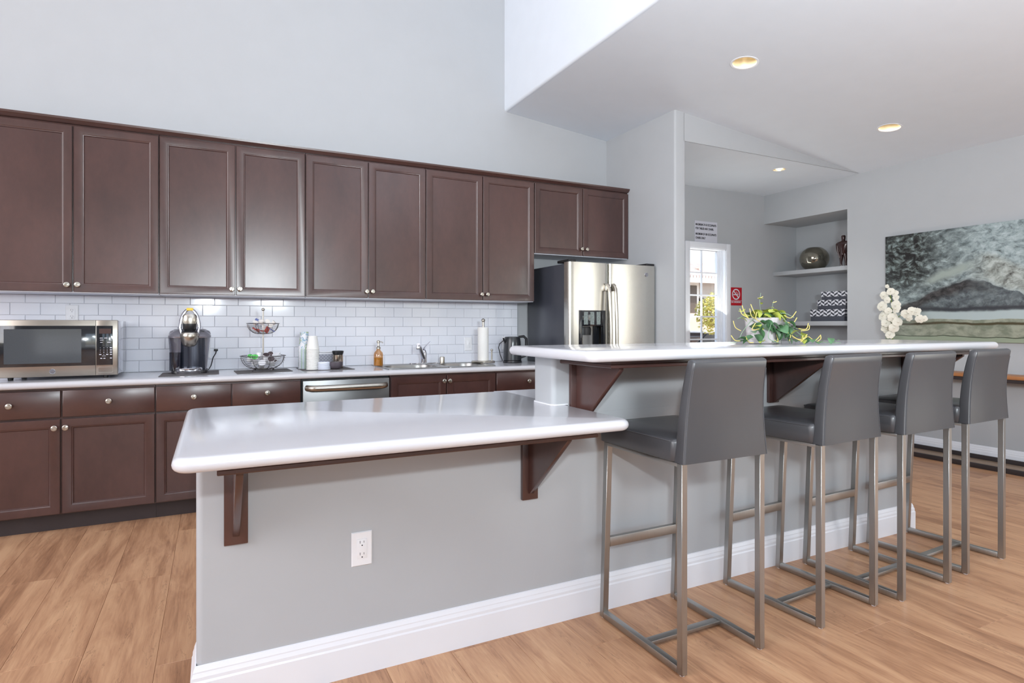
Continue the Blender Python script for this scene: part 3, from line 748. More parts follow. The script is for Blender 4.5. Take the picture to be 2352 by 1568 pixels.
def bracket(x, ztop, label, zplate, drop=0.262):
    y = WY0 - 0.0005
    t = thing('bracket', label, 'bracket', (x, y, zplate), 'dark wood counter brackets')
    b = bm_new(); box(b, x - 0.034, x + 0.034, y - 0.018, y, zplate, ztop, 0.002); obj('mounting_plate', b, M['cherry'], t)
    b = bm_new(); prism(b, [(y - 0.018, ztop), (y - 0.018, ztop - drop), (y - 0.028, ztop - drop), (1.742, ztop - 0.012), (1.742, ztop)], x - 0.0095, x + 0.0095, 'x')
    bmesh.ops.bevel(b, geom=b.edges[:], offset=0.0012, segments=1, affect='EDGES')
    obj('web', b, M['cherry'], t)
zt1, zt2 = KZ0 - 0.030, BZ0 - 0.030
bracket(0.063, zt1, 'dark wood bracket near the left end of the lower countertop', 0.505)
bracket(1.101, zt1, 'dark wood bracket below the lower countertop, beside the first stool', 0.508)
bracket(1.322, zt2, 'dark wood bracket rising from the lower countertop to the raised bar', 0.745)
bracket(2.468, zt2, 'dark wood bracket between the first and second stools', 0.806, 0.222)
bracket(3.575, zt2, 'dark wood bracket at the far end of the raised bar', 0.806, 0.222)
# wall outlets
def outlet(x, z, y, label, kind='duplex', w_=0.070, h_=0.116):
    t = thing('wall_outlet', label, 'outlet', (x, y, z), 'wall outlets')
    b = bm_new(); e = 0.003
    def R(d, yy): return [(x - w_ / 2 + d, yy, z - h_ / 2 + d), (x + w_ / 2 - d, yy, z - h_ / 2 + d), (x + w_ / 2 - d, yy, z + h_ / 2 - d), (x - w_ / 2 + d, yy, z + h_ / 2 - d)]
    loft(b, [R(0, y), R(0, y - 0.002), R(e, y - 0.0055)]); obj('cover_plate', b, M['white'], t)
    b = bm_new(); box(b, x - 0.0165, x + 0.0165, y - 0.0075, y - 0.004, z - 0.0335, z + 0.0335, 0.001); f = obj('receptacle', b, M['white'], t)
    b = bm_new()
    if kind == 'duplex':
        for s in (0.0195, -0.0205):
            box(b, x - 0.0075, x - 0.006, y - 0.0079, y - 0.0070, z + s, z + s + 0.009); box(b, x + 0.0055, x + 0.007, y - 0.0079, y - 0.0070, z + s + 0.001, z + s + 0.008)
            lathe(b, [(0.0022, 0.007), (0.0022, 0.0079)], (x, y, z + s - 0.007), 10, ax='y')
        obj('slots', b, M['ink'], f, kind='stuff')
    else:
        box(b, x - 0.005, x + 0.005, y - 0.012, y - 0.007, z - 0.004, z + 0.012, 0.001); obj('toggle', b, M['white'], f)
outlet(0.4535, 0.4225, WY0 - 0.0003, 'white double outlet low on the grey peninsula wall')
outlet(1.984, 1.023, YW - 0.0125, 'white switch plate on the tiles left of the paper towels', 'switch')
outlet(2.347, 1.027, YW - 0.0125, 'white outlet on the tiles beside the black kettle')
outlet(-0.83, 1.262, YW - 0.0125, 'white outlet on the tiles just above the microwave')
outlet(-0.055, 1.01, YW - 0.0125, 'white outlet on the tiles behind the coffee maker')

# ------------------------------------------------------------------ bar stools
def make_stool(label):
    t = thing('bar_stool', label, 'bar stool', (0, 0, 0), 'grey leather bar stools')
    ZL = 0.717; TB = 0.0125
    HX, YR, YF = 0.1985, -0.235, 0.228
    for s in (-1, 1):
        for nm, y_b, y_t in (('leg', YR + TB, YR + TB), ('leg', YF + 0.012 - TB, YF - 0.018 - TB)):
            b = bm_new(); x = s * (HX - TB)
            def Q(y, z): return [(x - TB, y - TB, z), (x + TB, y - TB, z), (x + TB, y + TB, z), (x - TB, y + TB, z)]
            loft(b, [Q(y_b, 0.004), Q(y_t, ZL)]); bmesh.ops.bevel(b, geom=b.edges[:], offset=0.0015, segments=1, affect='EDGES')
            l = obj(nm, b, M['legsteel'], t)
            b = bm_new(); lathe(b, [(0.009, 0.0), (0.010, 0.004)], (x, y_b, 0.0003), 12); obj('foot_cap', b, M['white'], l)
        b = bm_new(); x = s * (HX - TB); box(b, x - TB, x + TB, YR + TB * 2, YF + 0.012 - 2 * TB, 0.004, 0.029, 0.0015); obj('floor_rail', b, M['legsteel'], t)
        b = bm_new(); box(b, x - TB, x + TB, YR + TB * 2, YF - 0.018 - 2 * TB, ZL - 0.012, ZL, 0.001); obj('seat_rail', b, M['legsteel'], t)
    b = bm_new(); box(b, -HX + 2 * TB, HX - 2 * TB, -0.045, -0.013, 0.012, 0.026, 0.0015); obj('floor_stretcher', b, M['legsteel'], t)
    b = bm_new(); y = YF - 0.003 - TB; box(b, -HX + 2 * TB, HX - 2 * TB, y - 0.010, y + 0.010, 0.292, 0.330, 0.0015); obj('footrest', b, M['legsteel'], t)
    b = bm_new(); box(b, -HX + 2 * TB, HX - 2 * TB, YF - 0.06, YF - 0.04, ZL - 0.010, ZL, 0.001); obj('cross_rail', b, M['legsteel'], t)
    b = bm_new(); box(b, -HX + 2 * TB, HX - 2 * TB, YR + 0.05, YR + 0.07, ZL - 0.010, ZL, 0.001); obj('cross_rail', b, M['legsteel'], t)
    # seat cushion
    b = bm_new(); n = 10; loops = []
    for z, d in ((ZL + 0.0005, 0.006), (ZL + 0.004, 0.001), (ZL + 0.040, 0.0), (ZL + 0.066, 0.001), (ZL + 0.074, 0.004), (ZL + 0.079, 0.013)):
        loops.append([(x, y, z) for x, y in rrect(-0.205 + d, 0.205 - d, -0.205 + d * 0.2, 0.238 - d, 0.022, 4)])
    loops.append([(x * 0.6, 0.01 + y * 0.6, ZL + 0.086) for x, y, z in loops[-1]])
    loft(b, loops); obj('seat_cushion', b, M['leather'], t, sharp=1.0)
    b = bm_new(); pr_ = rrect(-0.2045, 0.2045, -0.19, 0.2375, 0.022, 4); tube(b, [(x, y, ZL + 0.0715) for x, y in pr_], 0.0016, 6, closed=True); obj('seat_seam', b, M['seam'], t)
    # backrest: leaning, gently curved shell
    b = bm_new(); rows = []
    NZ = 14
    for j in range(NZ + 1):
        s = j / NZ; z = ZL + 0.001 + 0.339 * s
        lean = 0.004 * math.sin(s * PI) - 0.022 * s ** 3
        yr = -0.247 + lean; th = 0.052 - 0.013 * s
        if s > 0.94: th *= 0.98
        hw = 0.200 - 0.025 * s - 0.004 * math.sin(s * PI)
        rows.append((z, yr, th, hw))
    def ringpts(z, yr, th, hw, k=1.0, dz=0.0):
        pts = []; c = 0.012
        base = rrect(-hw, hw, 0, th, min(0.009, th * 0.32), 3)
        for x, y in base:
            q_ = 0.013 * (1 - (x / hw) ** 2) * min(1, max(0, (z - ZL) / 0.34)) ** 0.8   # concave sweep
            yy_ = th / 2 + (y - th / 2) * k
            xx = x * (1 - (1 - k) * 0.05)
            pts.append((xx, yr + yy_ + q_, z + dz - 0.007 * (1 - (x / hw) ** 2) * max(0, (z - ZL - 0.2) / 0.14) * 0.9))
        return pts
    loops = [ringpts(*r_) for r_ in rows]
    z, yr, th, hw = rows[-1]
    for a in (0.35, 0.7, 0.95): loops.append(ringpts(z, yr, th, hw, math.cos(a * PI / 2), 0.013 * math.sin(a * PI / 2)))
    loft(b, loops); obj('backrest', b, M['leather'], t, sharp=1.1)
    # piped seams of the back: up both sides and over the top
    b = bm_new(); pts = []
    def seam_pt(j, sx):
        z, yr, th, hw = rows[j]; x = sx * (hw - 0.003)
        q_ = 0.013 * (1 - (x / hw) ** 2) * min(1, max(0, (z - ZL) / 0.34)) ** 0.8
        return (x, yr + 0.0015 + q_, z)
    for sx in (-1, 1): tube(b, [seam_pt(j, sx) for j in range(NZ)], 0.0017, 6)
    z, yr, th, hw = rows[NZ - 1]
    tube(b, [(-hw + 2 * hw * i / 16, yr - 0.0005 + 0.013 * (1 - ((-hw + 2 * hw * i / 16) / hw) ** 2) * 0.95, z - 0.006 * (1 - ((-1 + 2 * i / 16)) ** 2)) for i in range(1, 16)], 0.0014, 6)
    obj('back_seam', b, M['seam'], t)
    return t
s0 = make_stool('grey leather bar stool next to the end of the lower countertop, first in the row')
s0.location = (1.604, 1.757, 0)
for x, y, a, lab in ((2.298, 1.765, 3.3, 'second grey leather bar stool from the lower countertop'),
                     (2.825, 1.753, 1.6, 'third grey leather bar stool from the lower countertop'),
                     (3.381, 1.785, 2.8, 'grey leather bar stool at the far end of the bar, last in the row')):
    c = copy_tree(s0); c.location = (x, y, 0); c.rotation_euler = (0, 0, math.radians(a)); c['label'] = lab
# ------------------------------------------------------------------ things on the kitchen counter
CT = KZ1
def mat_poly(pts, label):
    b = bm_new(); prism(b, pts, CT + 0.0003, CT + 0.0035)
    cx, cy = sum(p[0] for p in pts) / len(pts), sum(p[1] for p in pts) / len(pts)
    solo('placemat', b, M['mat'], label, 'placemat', (cx, cy, CT + 0.0003), 'dark placemats on the counter')
mat_poly([(-0.305, 4.275), (0.034, 4.355), (0.036, 4.695), (-0.303, 4.615)], 'dark woven placemat under the coffee maker')
mat_poly([(0.141, 4.30), (0.497, 4.40), (0.487, 4.68), (0.128, 4.60)], 'dark woven placemat under the two tier wire basket')
mat_poly([(0.565, 4.375), (0.923, 4.382), (0.901, 4.69), (0.556, 4.70)], 'dark woven placemat under the cups and lids')

# microwave
mx0, mx1, my0, mz0, mz1 = -1.145, -0.523, 4.335, 0.884, 1.217
t = thing('microwave', 'stainless steel countertop microwave with black glass door', 'microwave', ((mx0 + mx1) / 2, 4.53, CT))
b = bm_new(); box(b, mx0 + 0.006, mx1 - 0.003, my0 + 0.028, 4.735, mz0, mz1 - 0.004, 0.004); obj('housing', b, plain('silver_painted_housing', srgb(196, 197, 206), 0.12, 0.5), t)
b = bm_new(); box(b, mx0, mx1, my0 + 0.006, my0 + 0.030, mz0 - 0.002, mz1, 0.005, 3); obj('front_frame', b, M['steelh'], t)
cs = -0.634
b = bm_new(); box(b, mx0 + 0.001, cs - 0.0015, my0, my0 + 0.010, mz0 - 0.001, mz1 - 0.001, 0.003, 2); d = obj('door', b, M['steelh'], t)
b = bm_new(); box(b, cs + 0.0015, mx1 - 0.001, my0, my0 + 0.010, mz0 - 0.001, mz1 - 0.001, 0.003, 2); cp = obj('control_fascia', b, M['steelh'], t)
b = bm_new(); box(b, mx0 + 0.028, cs - 0.0017, my0 - 0.0025, my0 + 0.004, 0.944, 1.183, 0.001); obj('door_glass', b, M['blackgloss'], d)
b = bm_new(); box(b, mx0 + 0.075, cs - 0.072, my0 - 0.0032, my0 - 0.0024, 0.962, 1.163, 0.0); obj('window_screen', b, plain('grey_window_screen', srgb(72, 76, 80), 0.06, coat=0.5, var=0.1, scale=900), d)
b = bm_new(); box(b, cs + 0.0017, mx1 - 0.026, my0 - 0.0025, my0 + 0.004, 0.944, 1.183, 0.001); cg = obj('keypad_glass', b, M['blackgloss'], cp)
b = bm_new(); box(b, cs + 0.016, mx1 - 0.034, my0 - 0.0030, my0 - 0.0024, 1.135, 1.165); obj('display', b, plain('brown_display', srgb(70, 50, 48), 0.15), cp)
b = bm_new()
def key(x, z, w_, h_=0.0035): box(b, x - w_ / 2, x + w_ / 2, my0 - 0.0030, my0 - 0.0024, z - h_ / 2, z + h_ / 2)
kx = [cs + 0.022, cs + 0.040, cs + 0.057, cs + 0.076]
for x in (cs + 0.027, cs + 0.050, cs + 0.073): key(x, 1.108, 0.015)
key(cs + 0.029, 1.096, 0.017); key(cs + 0.073, 1.096, 0.015); key(cs + 0.028, 1.082, 0.012, 0.003); key(cs + 0.066, 1.082, 0.018, 0.004)
for x in (kx[0] + 0.005, kx[1] + 0.003, kx[3]): key(x, 0.985 if x != kx[3] else 0.986, 0.010, 0.005)
key(cs + 0.040, 0.999, 0.020, 0.002)
obj('button_legends', b, M['signwhite'], cp, kind='stuff')
for r_, row in enumerate(('123', '456', '789')):
    for c_, ch in enumerate(row): text('digit', ch, 0.0085, M['signwhite'], (kx[c_], my0 - 0.0026, 1.046 - r_ * 0.0135), FACE_Y, cp, 0.0003, 'CENTER')
text('digit', '0', 0.0085, M['signwhite'], (kx[1], my0 - 0.0026, 1.0055), FACE_Y, cp, 0.0003, 'CENTER')
b = bm_new()
for z in (1.049, 1.0355, 1.022): key(kx[3], z, 0.011, 0.006)
for x in (kx[0], kx[2], kx[3]): key(x, 1.0085, 0.011, 0.005)
obj('small_keys', b, M['signwhite'], cp, kind='stuff')
b = bm_new(); tube(b, [(x, my0 - 0.0003, z) for x, z in rrect(cs + 0.012, mx1 - 0.026, 0.899, 0.932, 0.005, 3)], 0.0013, 5, closed=True); obj('release_button', b, M['nickel'], cp)
emblem(-0.846, my0 - 0.0005, 0.914, 0.0155, d)
for x in (mx0 + 0.09, mx1 - 0.07):
    for y in (4.40, 4.68):
        b = bm_new(); lathe(b, [(0.013, 0), (0.015, 0.019)], (x, y, CT + 0.0004), 14); obj('foot', b, M['black'], t)

# single cup coffee maker
cx_, cy_ = -0.140, 4.52
t = thing('coffee_maker', 'silver and black single cup coffee maker with raised handle', 'coffee maker', (cx_, cy_, CT))
g = CT + 0.0038
silver = plain('silver_coffee_shell', srgb(150, 148, 156), 0.25, 0.6)
def ov(hw, y0, y1, z, n=7, r=0.05): return [(x, y, z) for x, y in rrect(cx_ - hw, cx_ + hw, y0, y1, r, n)]
b = bm_new(); loft(b, [ov(0.105, cy_ - 0.10, cy_ + 0.13, g), ov(0.107, cy_ - 0.10, cy_ + 0.13, g + 0.010), ov(0.107, cy_ - 0.095, cy_ + 0.13, g + 0.020)]); obj('base', b, M['black'], t)
b = bm_new(); loft(b, [ov(0.100, cy_ - 0.02, cy_ + 0.13, g + 0.02), ov(0.122, cy_ - 0.03, cy_ + 0.14, g + 0.24), ov(0.124, cy_ - 0.03, cy_ + 0.14, g + 0.262), ov(0.118, cy_ - 0.02, cy_ + 0.13, g + 0.278), ov(0.09, cy_ + 0.0, cy_ + 0.11, g + 0.292)])
obj('housing', b, silver, t)
b = bm_new()      # dark recess panel with rounded front
pts = [(cx_ - 0.055, cy_ - 0.018)] + [(cx_ + 0.018 + 0.073 * math.sin(a), cy_ - 0.018 - 0.035 * math.cos(a)) for a in [(-80 + 160 * i / 14) * PI / 180 for i in range(15)]] + [(cx_ + 0.092, cy_ - 0.018)]
prism(b, pts, g + 0.02, g + 0.235); obj('recess_panel', b, plain('gloss_blue_black', srgb(58, 62, 74), 0.16, 0.6, coat=0.4), t)
b = bm_new(); prism(b, rrect(cx_ - 0.118, cx_ - 0.052, cy_ - 0.060, cy_ + 0.02, 0.02, 4), g + 0.022, g + 0.140); wt = obj('water', b, M['water'], t)
b = bm_new(); loft(b, [[(x, y, g + 0.02) for x, y in rrect(cx_ - 0.106, cx_ - 0.050, cy_ - 0.062, cy_ + 0.02, 0.02, 4)], [(x, y, g + 0.235) for x, y in rrect(cx_ - 0.123, cx_ - 0.050, cy_ - 0.066, cy_ + 0.02, 0.02, 4)]]); obj('water_tank', b, M['tank'], t)
b = bm_new(); loft(b, [ov(0.124, cy_ - 0.072, cy_ + 0.135, g + 0.234, r=0.055), ov(0.127, cy_ - 0.075, cy_ + 0.14, g + 0.244, r=0.058), ov(0.122, cy_ - 0.062, cy_ + 0.13, g + 0.258, r=0.055), ov(0.095, cy_ - 0.02, cy_ + 0.11, g + 0.290, r=0.05)]); obj('top_cover', b, silver, t)
b = bm_new(); lathe(b, [(0.026, 0), (0.040, 0.012), (0.054, 0.055), (0.058, 0.078), (0.050, 0.092)], (cx_, cy_ - 0.062, g + 0.178), 26); obj('brew_head', b, M['nickel'], t)
b = bm_new(); lathe(b, [(0.046, 0), (0.050, 0.006), (0.044, 0.012), (0.036, 0.012), (0.032, 0.002), (0.001, 0.001)], (cx_, cy_ - 0.062, g + 0.268), 26); obj('pod_holder', b, M['black'], t)
b = bm_new(); tube(b, [(cx_ - 0.056 * math.cos(a), cy_ - 0.045 + 0.085 * math.sin(a) * 0.5, g + 0.300 + 0.125 * math.sin(a)) for a in [PI * i / 16 for i in range(17)]] , [0.010] * 17, 10, flat=0.8)
tube(b, [(cx_ - 0.056, cy_ - 0.045, g + 0.302), (cx_ - 0.047, cy_ - 0.06, g + 0.262)], 0.009, 10); tube(b, [(cx_ + 0.056, cy_ - 0.045, g + 0.302), (cx_ + 0.047, cy_ - 0.06, g + 0.262)], 0.009, 10)
obj('handle', b, M['chrome'], t)
b = bm_new(); lathe(b, [(0.034, 0), (0.043, 0.028), (0.046, 0.060), (0.045, 0.090), (0.034, 0.104)], (cx_, cy_ - 0.020, g + 0.288), 22, sy=0.6); obj('lid', b, M['nickel'], t)
b = bm_new(); lathe(b, [(0.030, 0), (0.040, 0.010), (0.040, 0.044)], (cx_, cy_ - 0.038, g + 0.284), 22, sy=0.6); obj('lid_funnel', b, M['black'], t)
b = bm_new(); box(b, cx_ - 0.020, cx_ + 0.020, cy_ - 0.016, cy_ + 0.010, g + 0.4155, g + 0.434, 0.004); obj('warning_label', b, plain('yellow_label', srgb(240, 205, 80), 0.5), t)
b = bm_new(); box(b, cx_ + 0.062, cx_ + 0.086, cy_ - 0.035, cy_ - 0.008, g + 0.262, g + 0.281, 0.003); obj('button', b, M['black'], t)
b = bm_new(); lathe(b, [(0.078, 0), (0.080, 0.006), (0.080, 0.034), (0.076, 0.038)], (cx_ - 0.004, cy_ - 0.062, g), 30, sy=0.85); obj('drip_tray', b, M['chrome'], t)
b = bm_new(); tube(b, [(0.022, 4.775, 1.013), (0.015, 4.745, 0.985), (-0.002, 4.73, 0.955), (-0.015, 4.70, 0.90), (-0.03, 4.66, 0.875)], 0.0035, 6); box(b, 0.004, 0.030, 4.755, 4.777, 1.000, 1.016, 0.003)
obj('power_cord', b, M['black'], t)

# two tier wire basket
bx, by = 0.312, 4.50
t = thing('wire_basket', 'two tier round wire basket with a ball topped centre pole', 'basket', (bx, by, CT))
wm = plain('dark_steel_wire', srgb(120, 116, 116), 0.25, 1.0)
def wire_bowl(z0, h, R, name, sx=1.0, nr=9):
    b = bm_new()
    def rad(s): return R * (0.30 + 0.70 * math.sin(s * PI / 2) ** 0.8) if s > 0 else R * 0.30
    for i in range(nr):
        s = i / (nr - 1); r_ = rad(s); z = z0 + h * s ** 1.5
        tube(b, [(bx + r_ * math.cos(2 * PI * k / 36), by + r_ * math.sin(2 * PI * k / 36), z) for k in range(36)], 0.0030 if i == nr - 1 else 0.0011, 6, closed=True)
    o_ = obj(name, b, wm, t, kind='stuff')
    for k in range(8):
        b = bm_new(); a = 2 * PI * k / 8 + 0.25
        tube(b, [(bx + rad(i / 8) * math.cos(a), by + rad(i / 8) * math.sin(a), z0 + h * (i / 8) ** 1.5) for i in range(9)], 0.0017, 6); obj('rib', b, wm, o_)
wire_bowl(CT + 0.016, 0.092, 0.148, 'lower_bowl'); wire_bowl(CT + 0.262, 0.072, 0.106, 'upper_bowl')
b = bm_new(); tube(b, [(bx, by, CT + 0.014), (bx, by, CT + 0.425)], 0.0048, 12); tube(b, [(bx + 0.044 * math.cos(2 * PI * k / 20), by + 0.044 * math.sin(2 * PI * k / 20), CT + 0.015) for k in range(20)], 0.002, 6, closed=True)
obj('pole', b, M['nickel'], t)
b = bm_new(); ball(b, (bx, by, CT + 0.432), 0.011); obj('finial', b, M['nickel'], t)
for k in range(4):
    a = 2 * PI * k / 4 + 0.6; b = bm_new(); ball(b, (bx + 0.085 * math.cos(a), by + 0.085 * math.sin(a), CT + 0.0102), 0.0062, 10, 6); tube(b, [(bx + 0.085 * math.cos(a), by + 0.085 * math.sin(a), CT + 0.012), (bx + 0.070 * math.cos(a), by + 0.070 * math.sin(a), CT + 0.024)], 0.002, 5); obj('foot', b, wm, t)
# coffee pods and creamer cups
def pod(mat_lid):
    t_ = thing('coffee_pod', 'x', 'coffee pod', (0, 0, 0), 'coffee pods in the lower wire bowl')
    b = bm_new(); lathe(b, [(0.016, 0), (0.0175, 0.003), (0.0215, 0.040), (0.0240, 0.041), (0.0240, 0.043)], (0, 0, 0), 18); obj('cup', b, M['white'], t_)
    b = bm_new(); lathe(b, [(0.0225, 0.0431), (0.0225, 0.0437)], (0, 0, 0), 18); l = obj('foil_lid', b, mat_lid, t_)
    return t_
lid_g = plain('green_foil_lid', srgb(90, 190, 90), 0.35, var=0.5, scale=60); lid_d = plain('dark_foil_lid', srgb(72, 60, 62), 0.3, var=0.4, scale=60); lid_w = plain('white_foil_lid', srgb(228, 228, 232), 0.3)
pods = {'green lidded': pod(lid_g), 'dark lidded': pod(lid_d), 'white lidded': pod(lid_w)}
spec = [(-0.092, -0.052, 0.074, 40, 20, 'green lidded', 'green lidded coffee pod at the left rim of the lower basket'), (-0.056, -0.072, 0.074, 45, -8, 'green lidded', 'green lidded coffee pod second from the left rim of the lower basket'),
        (0.012, -0.078, 0.082, 30, 5, 'dark lidded', 'dark lidded coffee pod resting against the basket pole'), (0.045, -0.088, 0.056, 48, -4, 'dark lidded', 'dark lidded coffee pod low at the front of the basket'),
        (-0.012, -0.062, 0.030, 55, -3, 'white lidded', 'white coffee pod lying below the basket rim at the front'), (-0.060, 0.030, 0.092, 115, 20, 'white lidded', 'white coffee pod lying upside down on top of the heap at the back'),
        (0.062, 0.015, 0.098, 60, -30, 'dark lidded', 'dark lidded coffee pod tilted steeply right of the pole'), (0.085, -0.040, 0.075, 20, -35, 'white lidded', 'white coffee pod near the right rim of the lower basket'),
        (0.100, 0.015, 0.082, 10, -60, 'white lidded', 'white coffee pod at the far right of the lower basket'), (-0.02, 0.06, 0.082, 20, 180, 'green lidded', 'green lidded coffee pod behind the basket pole'),
        (-0.04, -0.01, 0.045, 5, 0, 'dark lidded', None), (0.03, 0.0, 0.040, 8, 0, 'white lidded', None), (-0.055, 0.02, 0.030, 10, 0, 'white lidded', None), (0.055, -0.045, 0.032, 30, 20, 'dark lidded', None)]
used_p = set()
for dx, dy, dz, tilt, yaw, kd, lab in spec:
    o = pods[kd] if kd not in used_p else copy_tree(pods[kd]); used_p.add(kd)
    o.location = (bx + dx, by + dy, CT + 0.016 + dz * 0.82); o.rotation_euler = (math.radians(tilt), 0, math.radians(yaw))
    o['label'] = lab or (kd + ' coffee pod buried inside the lower wire bowl, under the others'); o['group'] = 'coffee pods in the lower wire bowl'
def small(name, mat, label, loc, rot, kind, cat, grp):
    b = bm_new()
    if kind == 'cup': lathe(b, [(0.012, 0), (0.015, 0.020), (0.019, 0.0205), (0.019, 0.022)], (0, 0, 0), 14)
    else: loft(b, [[(x, y, 0) for x, y in rrect(-0.013, 0.013, -0.026, 0.026, 0.002, 1)], [(x * 1.02, y * 0.94, 0.0035) for x, y in rrect(-0.013, 0.013, -0.026, 0.026, 0.002, 1)], [(x, y, 0.006) for x, y in rrect(-0.012, 0.012, -0.025, 0.025, 0.002, 1)]])
    o = obj(name, b, mat); o.location = loc; o.rotation_euler = rot; o['label'] = label; o['category'] = cat; o['group'] = grp
U = CT + 0.300
pk_r = plain('red_sweetener_paper', srgb(176, 72, 60), 0.6, var=0.25, scale=80); pk_b = plain('blue_sweetener_paper', srgb(110, 120, 170), 0.6, var=0.3, scale=80); pk_w = plain('white_sugar_paper', srgb(238, 232, 226), 0.7)
CG, PG = 'creamer cups in the upper wire bowl', 'sweetener packets in the upper wire bowl'
for i, (dx, dy, dz, kd, m_, lab, rt) in enumerate([
    (-0.055, -0.020, 0.028, 'cup', pk_w, 'white creamer cup at the left of the upper bowl', (0.5, 0.2, 0)), (-0.015, -0.030, 0.032, 'cup', pk_w, 'white creamer cup in front of the pole in the upper bowl', (0.4, 0, 0)),
    (0.020, 0.010, 0.040, 'cup', pk_w, 'white creamer cup stacked highest just right of the pole', (1.2, 0, 0.4)), (0.060, -0.010, 0.030, 'cup', pk_w, 'white creamer cup at the right rim of the upper bowl', (0.8, 0.3, 1)),
    (0.035, -0.045, 0.020, 'cup', pk_w, 'white creamer cup low at the front of the upper bowl', (1.4, 0, 0.2)), (-0.02, 0.03, 0.036, 'cup', pk_w, 'white creamer cup behind the pole in the upper bowl', (0.9, 0, 2)),
    (-0.045, -0.005, 0.045, 'pk', pk_b, 'blue and white packet sticking up from the upper bowl', (1.1, 0.5, 0.3)), (-0.050, -0.040, -0.012, 'pk', pk_r, 'red packet at the left low in the upper bowl', (0.6, 0, 1.2)),
    (-0.028, -0.046, -0.014, 'pk', pk_r, 'second red packet low in the upper bowl beside the first', (0.4, 0, 1.6)), (0.022, -0.050, -0.008, 'pk', pk_r, 'red packet standing low right of the centre of the upper bowl', (1.2, 0.6, 0.2)),
    (0.050, -0.038, -0.012, 'pk', pk_b, 'blue packet low at the right of the upper bowl', (0.6, 0, 1.4)), (0.0, -0.04, 0.005, 'pk', pk_w, 'white packet leaning in the middle of the upper bowl', (1.0, 0.4, 0.6))]):
    small('creamer_cup' if kd == 'cup' else 'sweetener_packet', m_, lab, (bx + dx, by + dy, U + dz), rt, kd, 'creamer' if kd == 'cup' else 'packet', CG if kd == 'cup' else PG)

# paper cup stacks
G0 = CT + 0.0038
def cup_mesh(r0, r1, h, mat, name):
    b = bm_new(); lathe(b, [(r1 + 0.003, 0.0), (r1 + 0.0035, 0.002), (r1 + 0.003, 0.004), (r1, 0.0045), (r0, h), (r0 - 0.002, h + 0.0005), (r0 - 0.003, h - 0.005), (0.001, h - 0.006)], (0, 0, 0), 26, cap0=False)
    return finish(b, name, mat)
def printed():
    q = NT('printed_cup_paper'); v = q.coords((1, 1, 1)); 
    n1 = q.noise(v, 26, 2, 0.5, 0.6)
    col = q.ramp(n1, [(0.40, srgb(228, 228, 232)), (0.47, srgb(226, 226, 230)), (0.50, srgb(120, 165, 190)), (0.55, srgb(232, 232, 234)), (0.60, srgb(120, 160, 70)), (0.66, srgb(230, 230, 232)), (0.70, srgb(70, 60, 62))])
    q.l(col, q.b.inputs['Base Color']); q.p(Roughness=0.6); return q.m
mp_ = printed()
me = cup_mesh(0.029, 0.041, 0.135, mp_, 'printed_paper_cup')
N = 15
for i in range(N):
    o = obj('paper_cup', me, None); o.location = (0.598, 4.585, G0 + i * 0.0096); o['category'] = 'cup'; o['group'] = 'printed paper cups in the rear stack'
    o['label'] = 'printed paper cup on top of the tall patterned stack' if i == N - 1 else ('lowest printed paper cup, standing on the dark placemat' if i == 0 else 'printed paper cup in the tall patterned stack, only its rim showing')
me = cup_mesh(0.030, 0.043, 0.095, M['paper'], 'white_paper_cup')
N = 15
for i in range(N):
    o = obj('paper_cup', me, None); o.location = (0.642, 4.475, G0 + i * 0.0104); o['category'] = 'cup'; o['group'] = 'plain white paper cups in the front stack'
    o['label'] = 'plain white paper cup on top of the front stack' if i == N - 1 else ('lowest plain white paper cup, standing on the dark placemat' if i == 0 else 'plain white paper cup in the front stack, only its rim showing')
b = bm_new(); lathe(b, [(0.045, 0), (0.046, 0.003), (0.043, 0.005), (0.041, 0.010), (0.036, 0.0125), (0.001, 0.013)], (0, 0, 0), 26, cap0=False); lidm = finish(b, 'cup_lid', plain('pale_blue_white_lid', srgb(222, 226, 238), 0.3))
for i in range(6):
    o = obj('cup_lid', lidm, None); o.location = (0.715, 4.435, G0 + i * 0.0085); o['category'] = 'lid'; o['group'] = 'white cup lids stacked on the placemat'
    o['label'] = 'white plastic cup lid, topmost of the short stack' if i == 5 else ('white plastic cup lid at the bottom of the short stack' if i == 0 else 'white plastic cup lid inside the short stack')
b = bm_new(); lathe(b, [(0.026, 0), (0.040, 0.008), (0.050, 0.030), (0.0515, 0.052), (0.0485, 0.052), (0.046, 0.030), (0.036, 0.012), (0.001, 0.010)], (0.795, 4.43, G0), 28)
solo('bowl', b, plain('plum_stoneware', srgb(82, 74, 80), 0.35, var=0.15, scale=40), 'small dark plum bowl in front of the steel canister', 'bowl', (0.795, 4.43, G0))
t = thing('canister', 'small stainless canister with a black lid', 'canister', (0.828, 4.525, G0))
b = bm_new(); lathe(b, [(0.036, 0), (0.037, 0.002), (0.037, 0.098), (0.035, 0.100)], (0.828, 4.525, G0), 28); obj('body', b, plain('warm_steel', srgb(190, 175, 160), 0.2, 1.0), t)
b = bm_new(); lathe(b, [(0.036, 0), (0.042, 0.020), (0.042, 0.026), (0.038, 0.029), (0.001, 0.030)], (0.828, 4.525, G0 + 0.1003), 28, cap0=False); obj('lid', b, M['black'], t)
t = thing('napkin_holder', 'white napkin holder with quilted grey napkins behind the canister', 'napkin holder', (0.765, 4.61, G0))
b = bm_new()
box(b, 0.690, 0.862, 4.635, 4.645, G0, G0 + 0.120, 0.003); box(b, 0.690, 0.862, 4.575, 4.645, G0, G0 + 0.006, 0.002)
tube(b, [(0.695, 4.62, G0 + 0.122), (0.74, 4.60, G0 + 0.116), (0.79, 4.60, G0 + 0.118), (0.85, 4.62, G0 + 0.128)], 0.006, 8, flat=0.8)
obj('frame', b, M['white'], t)
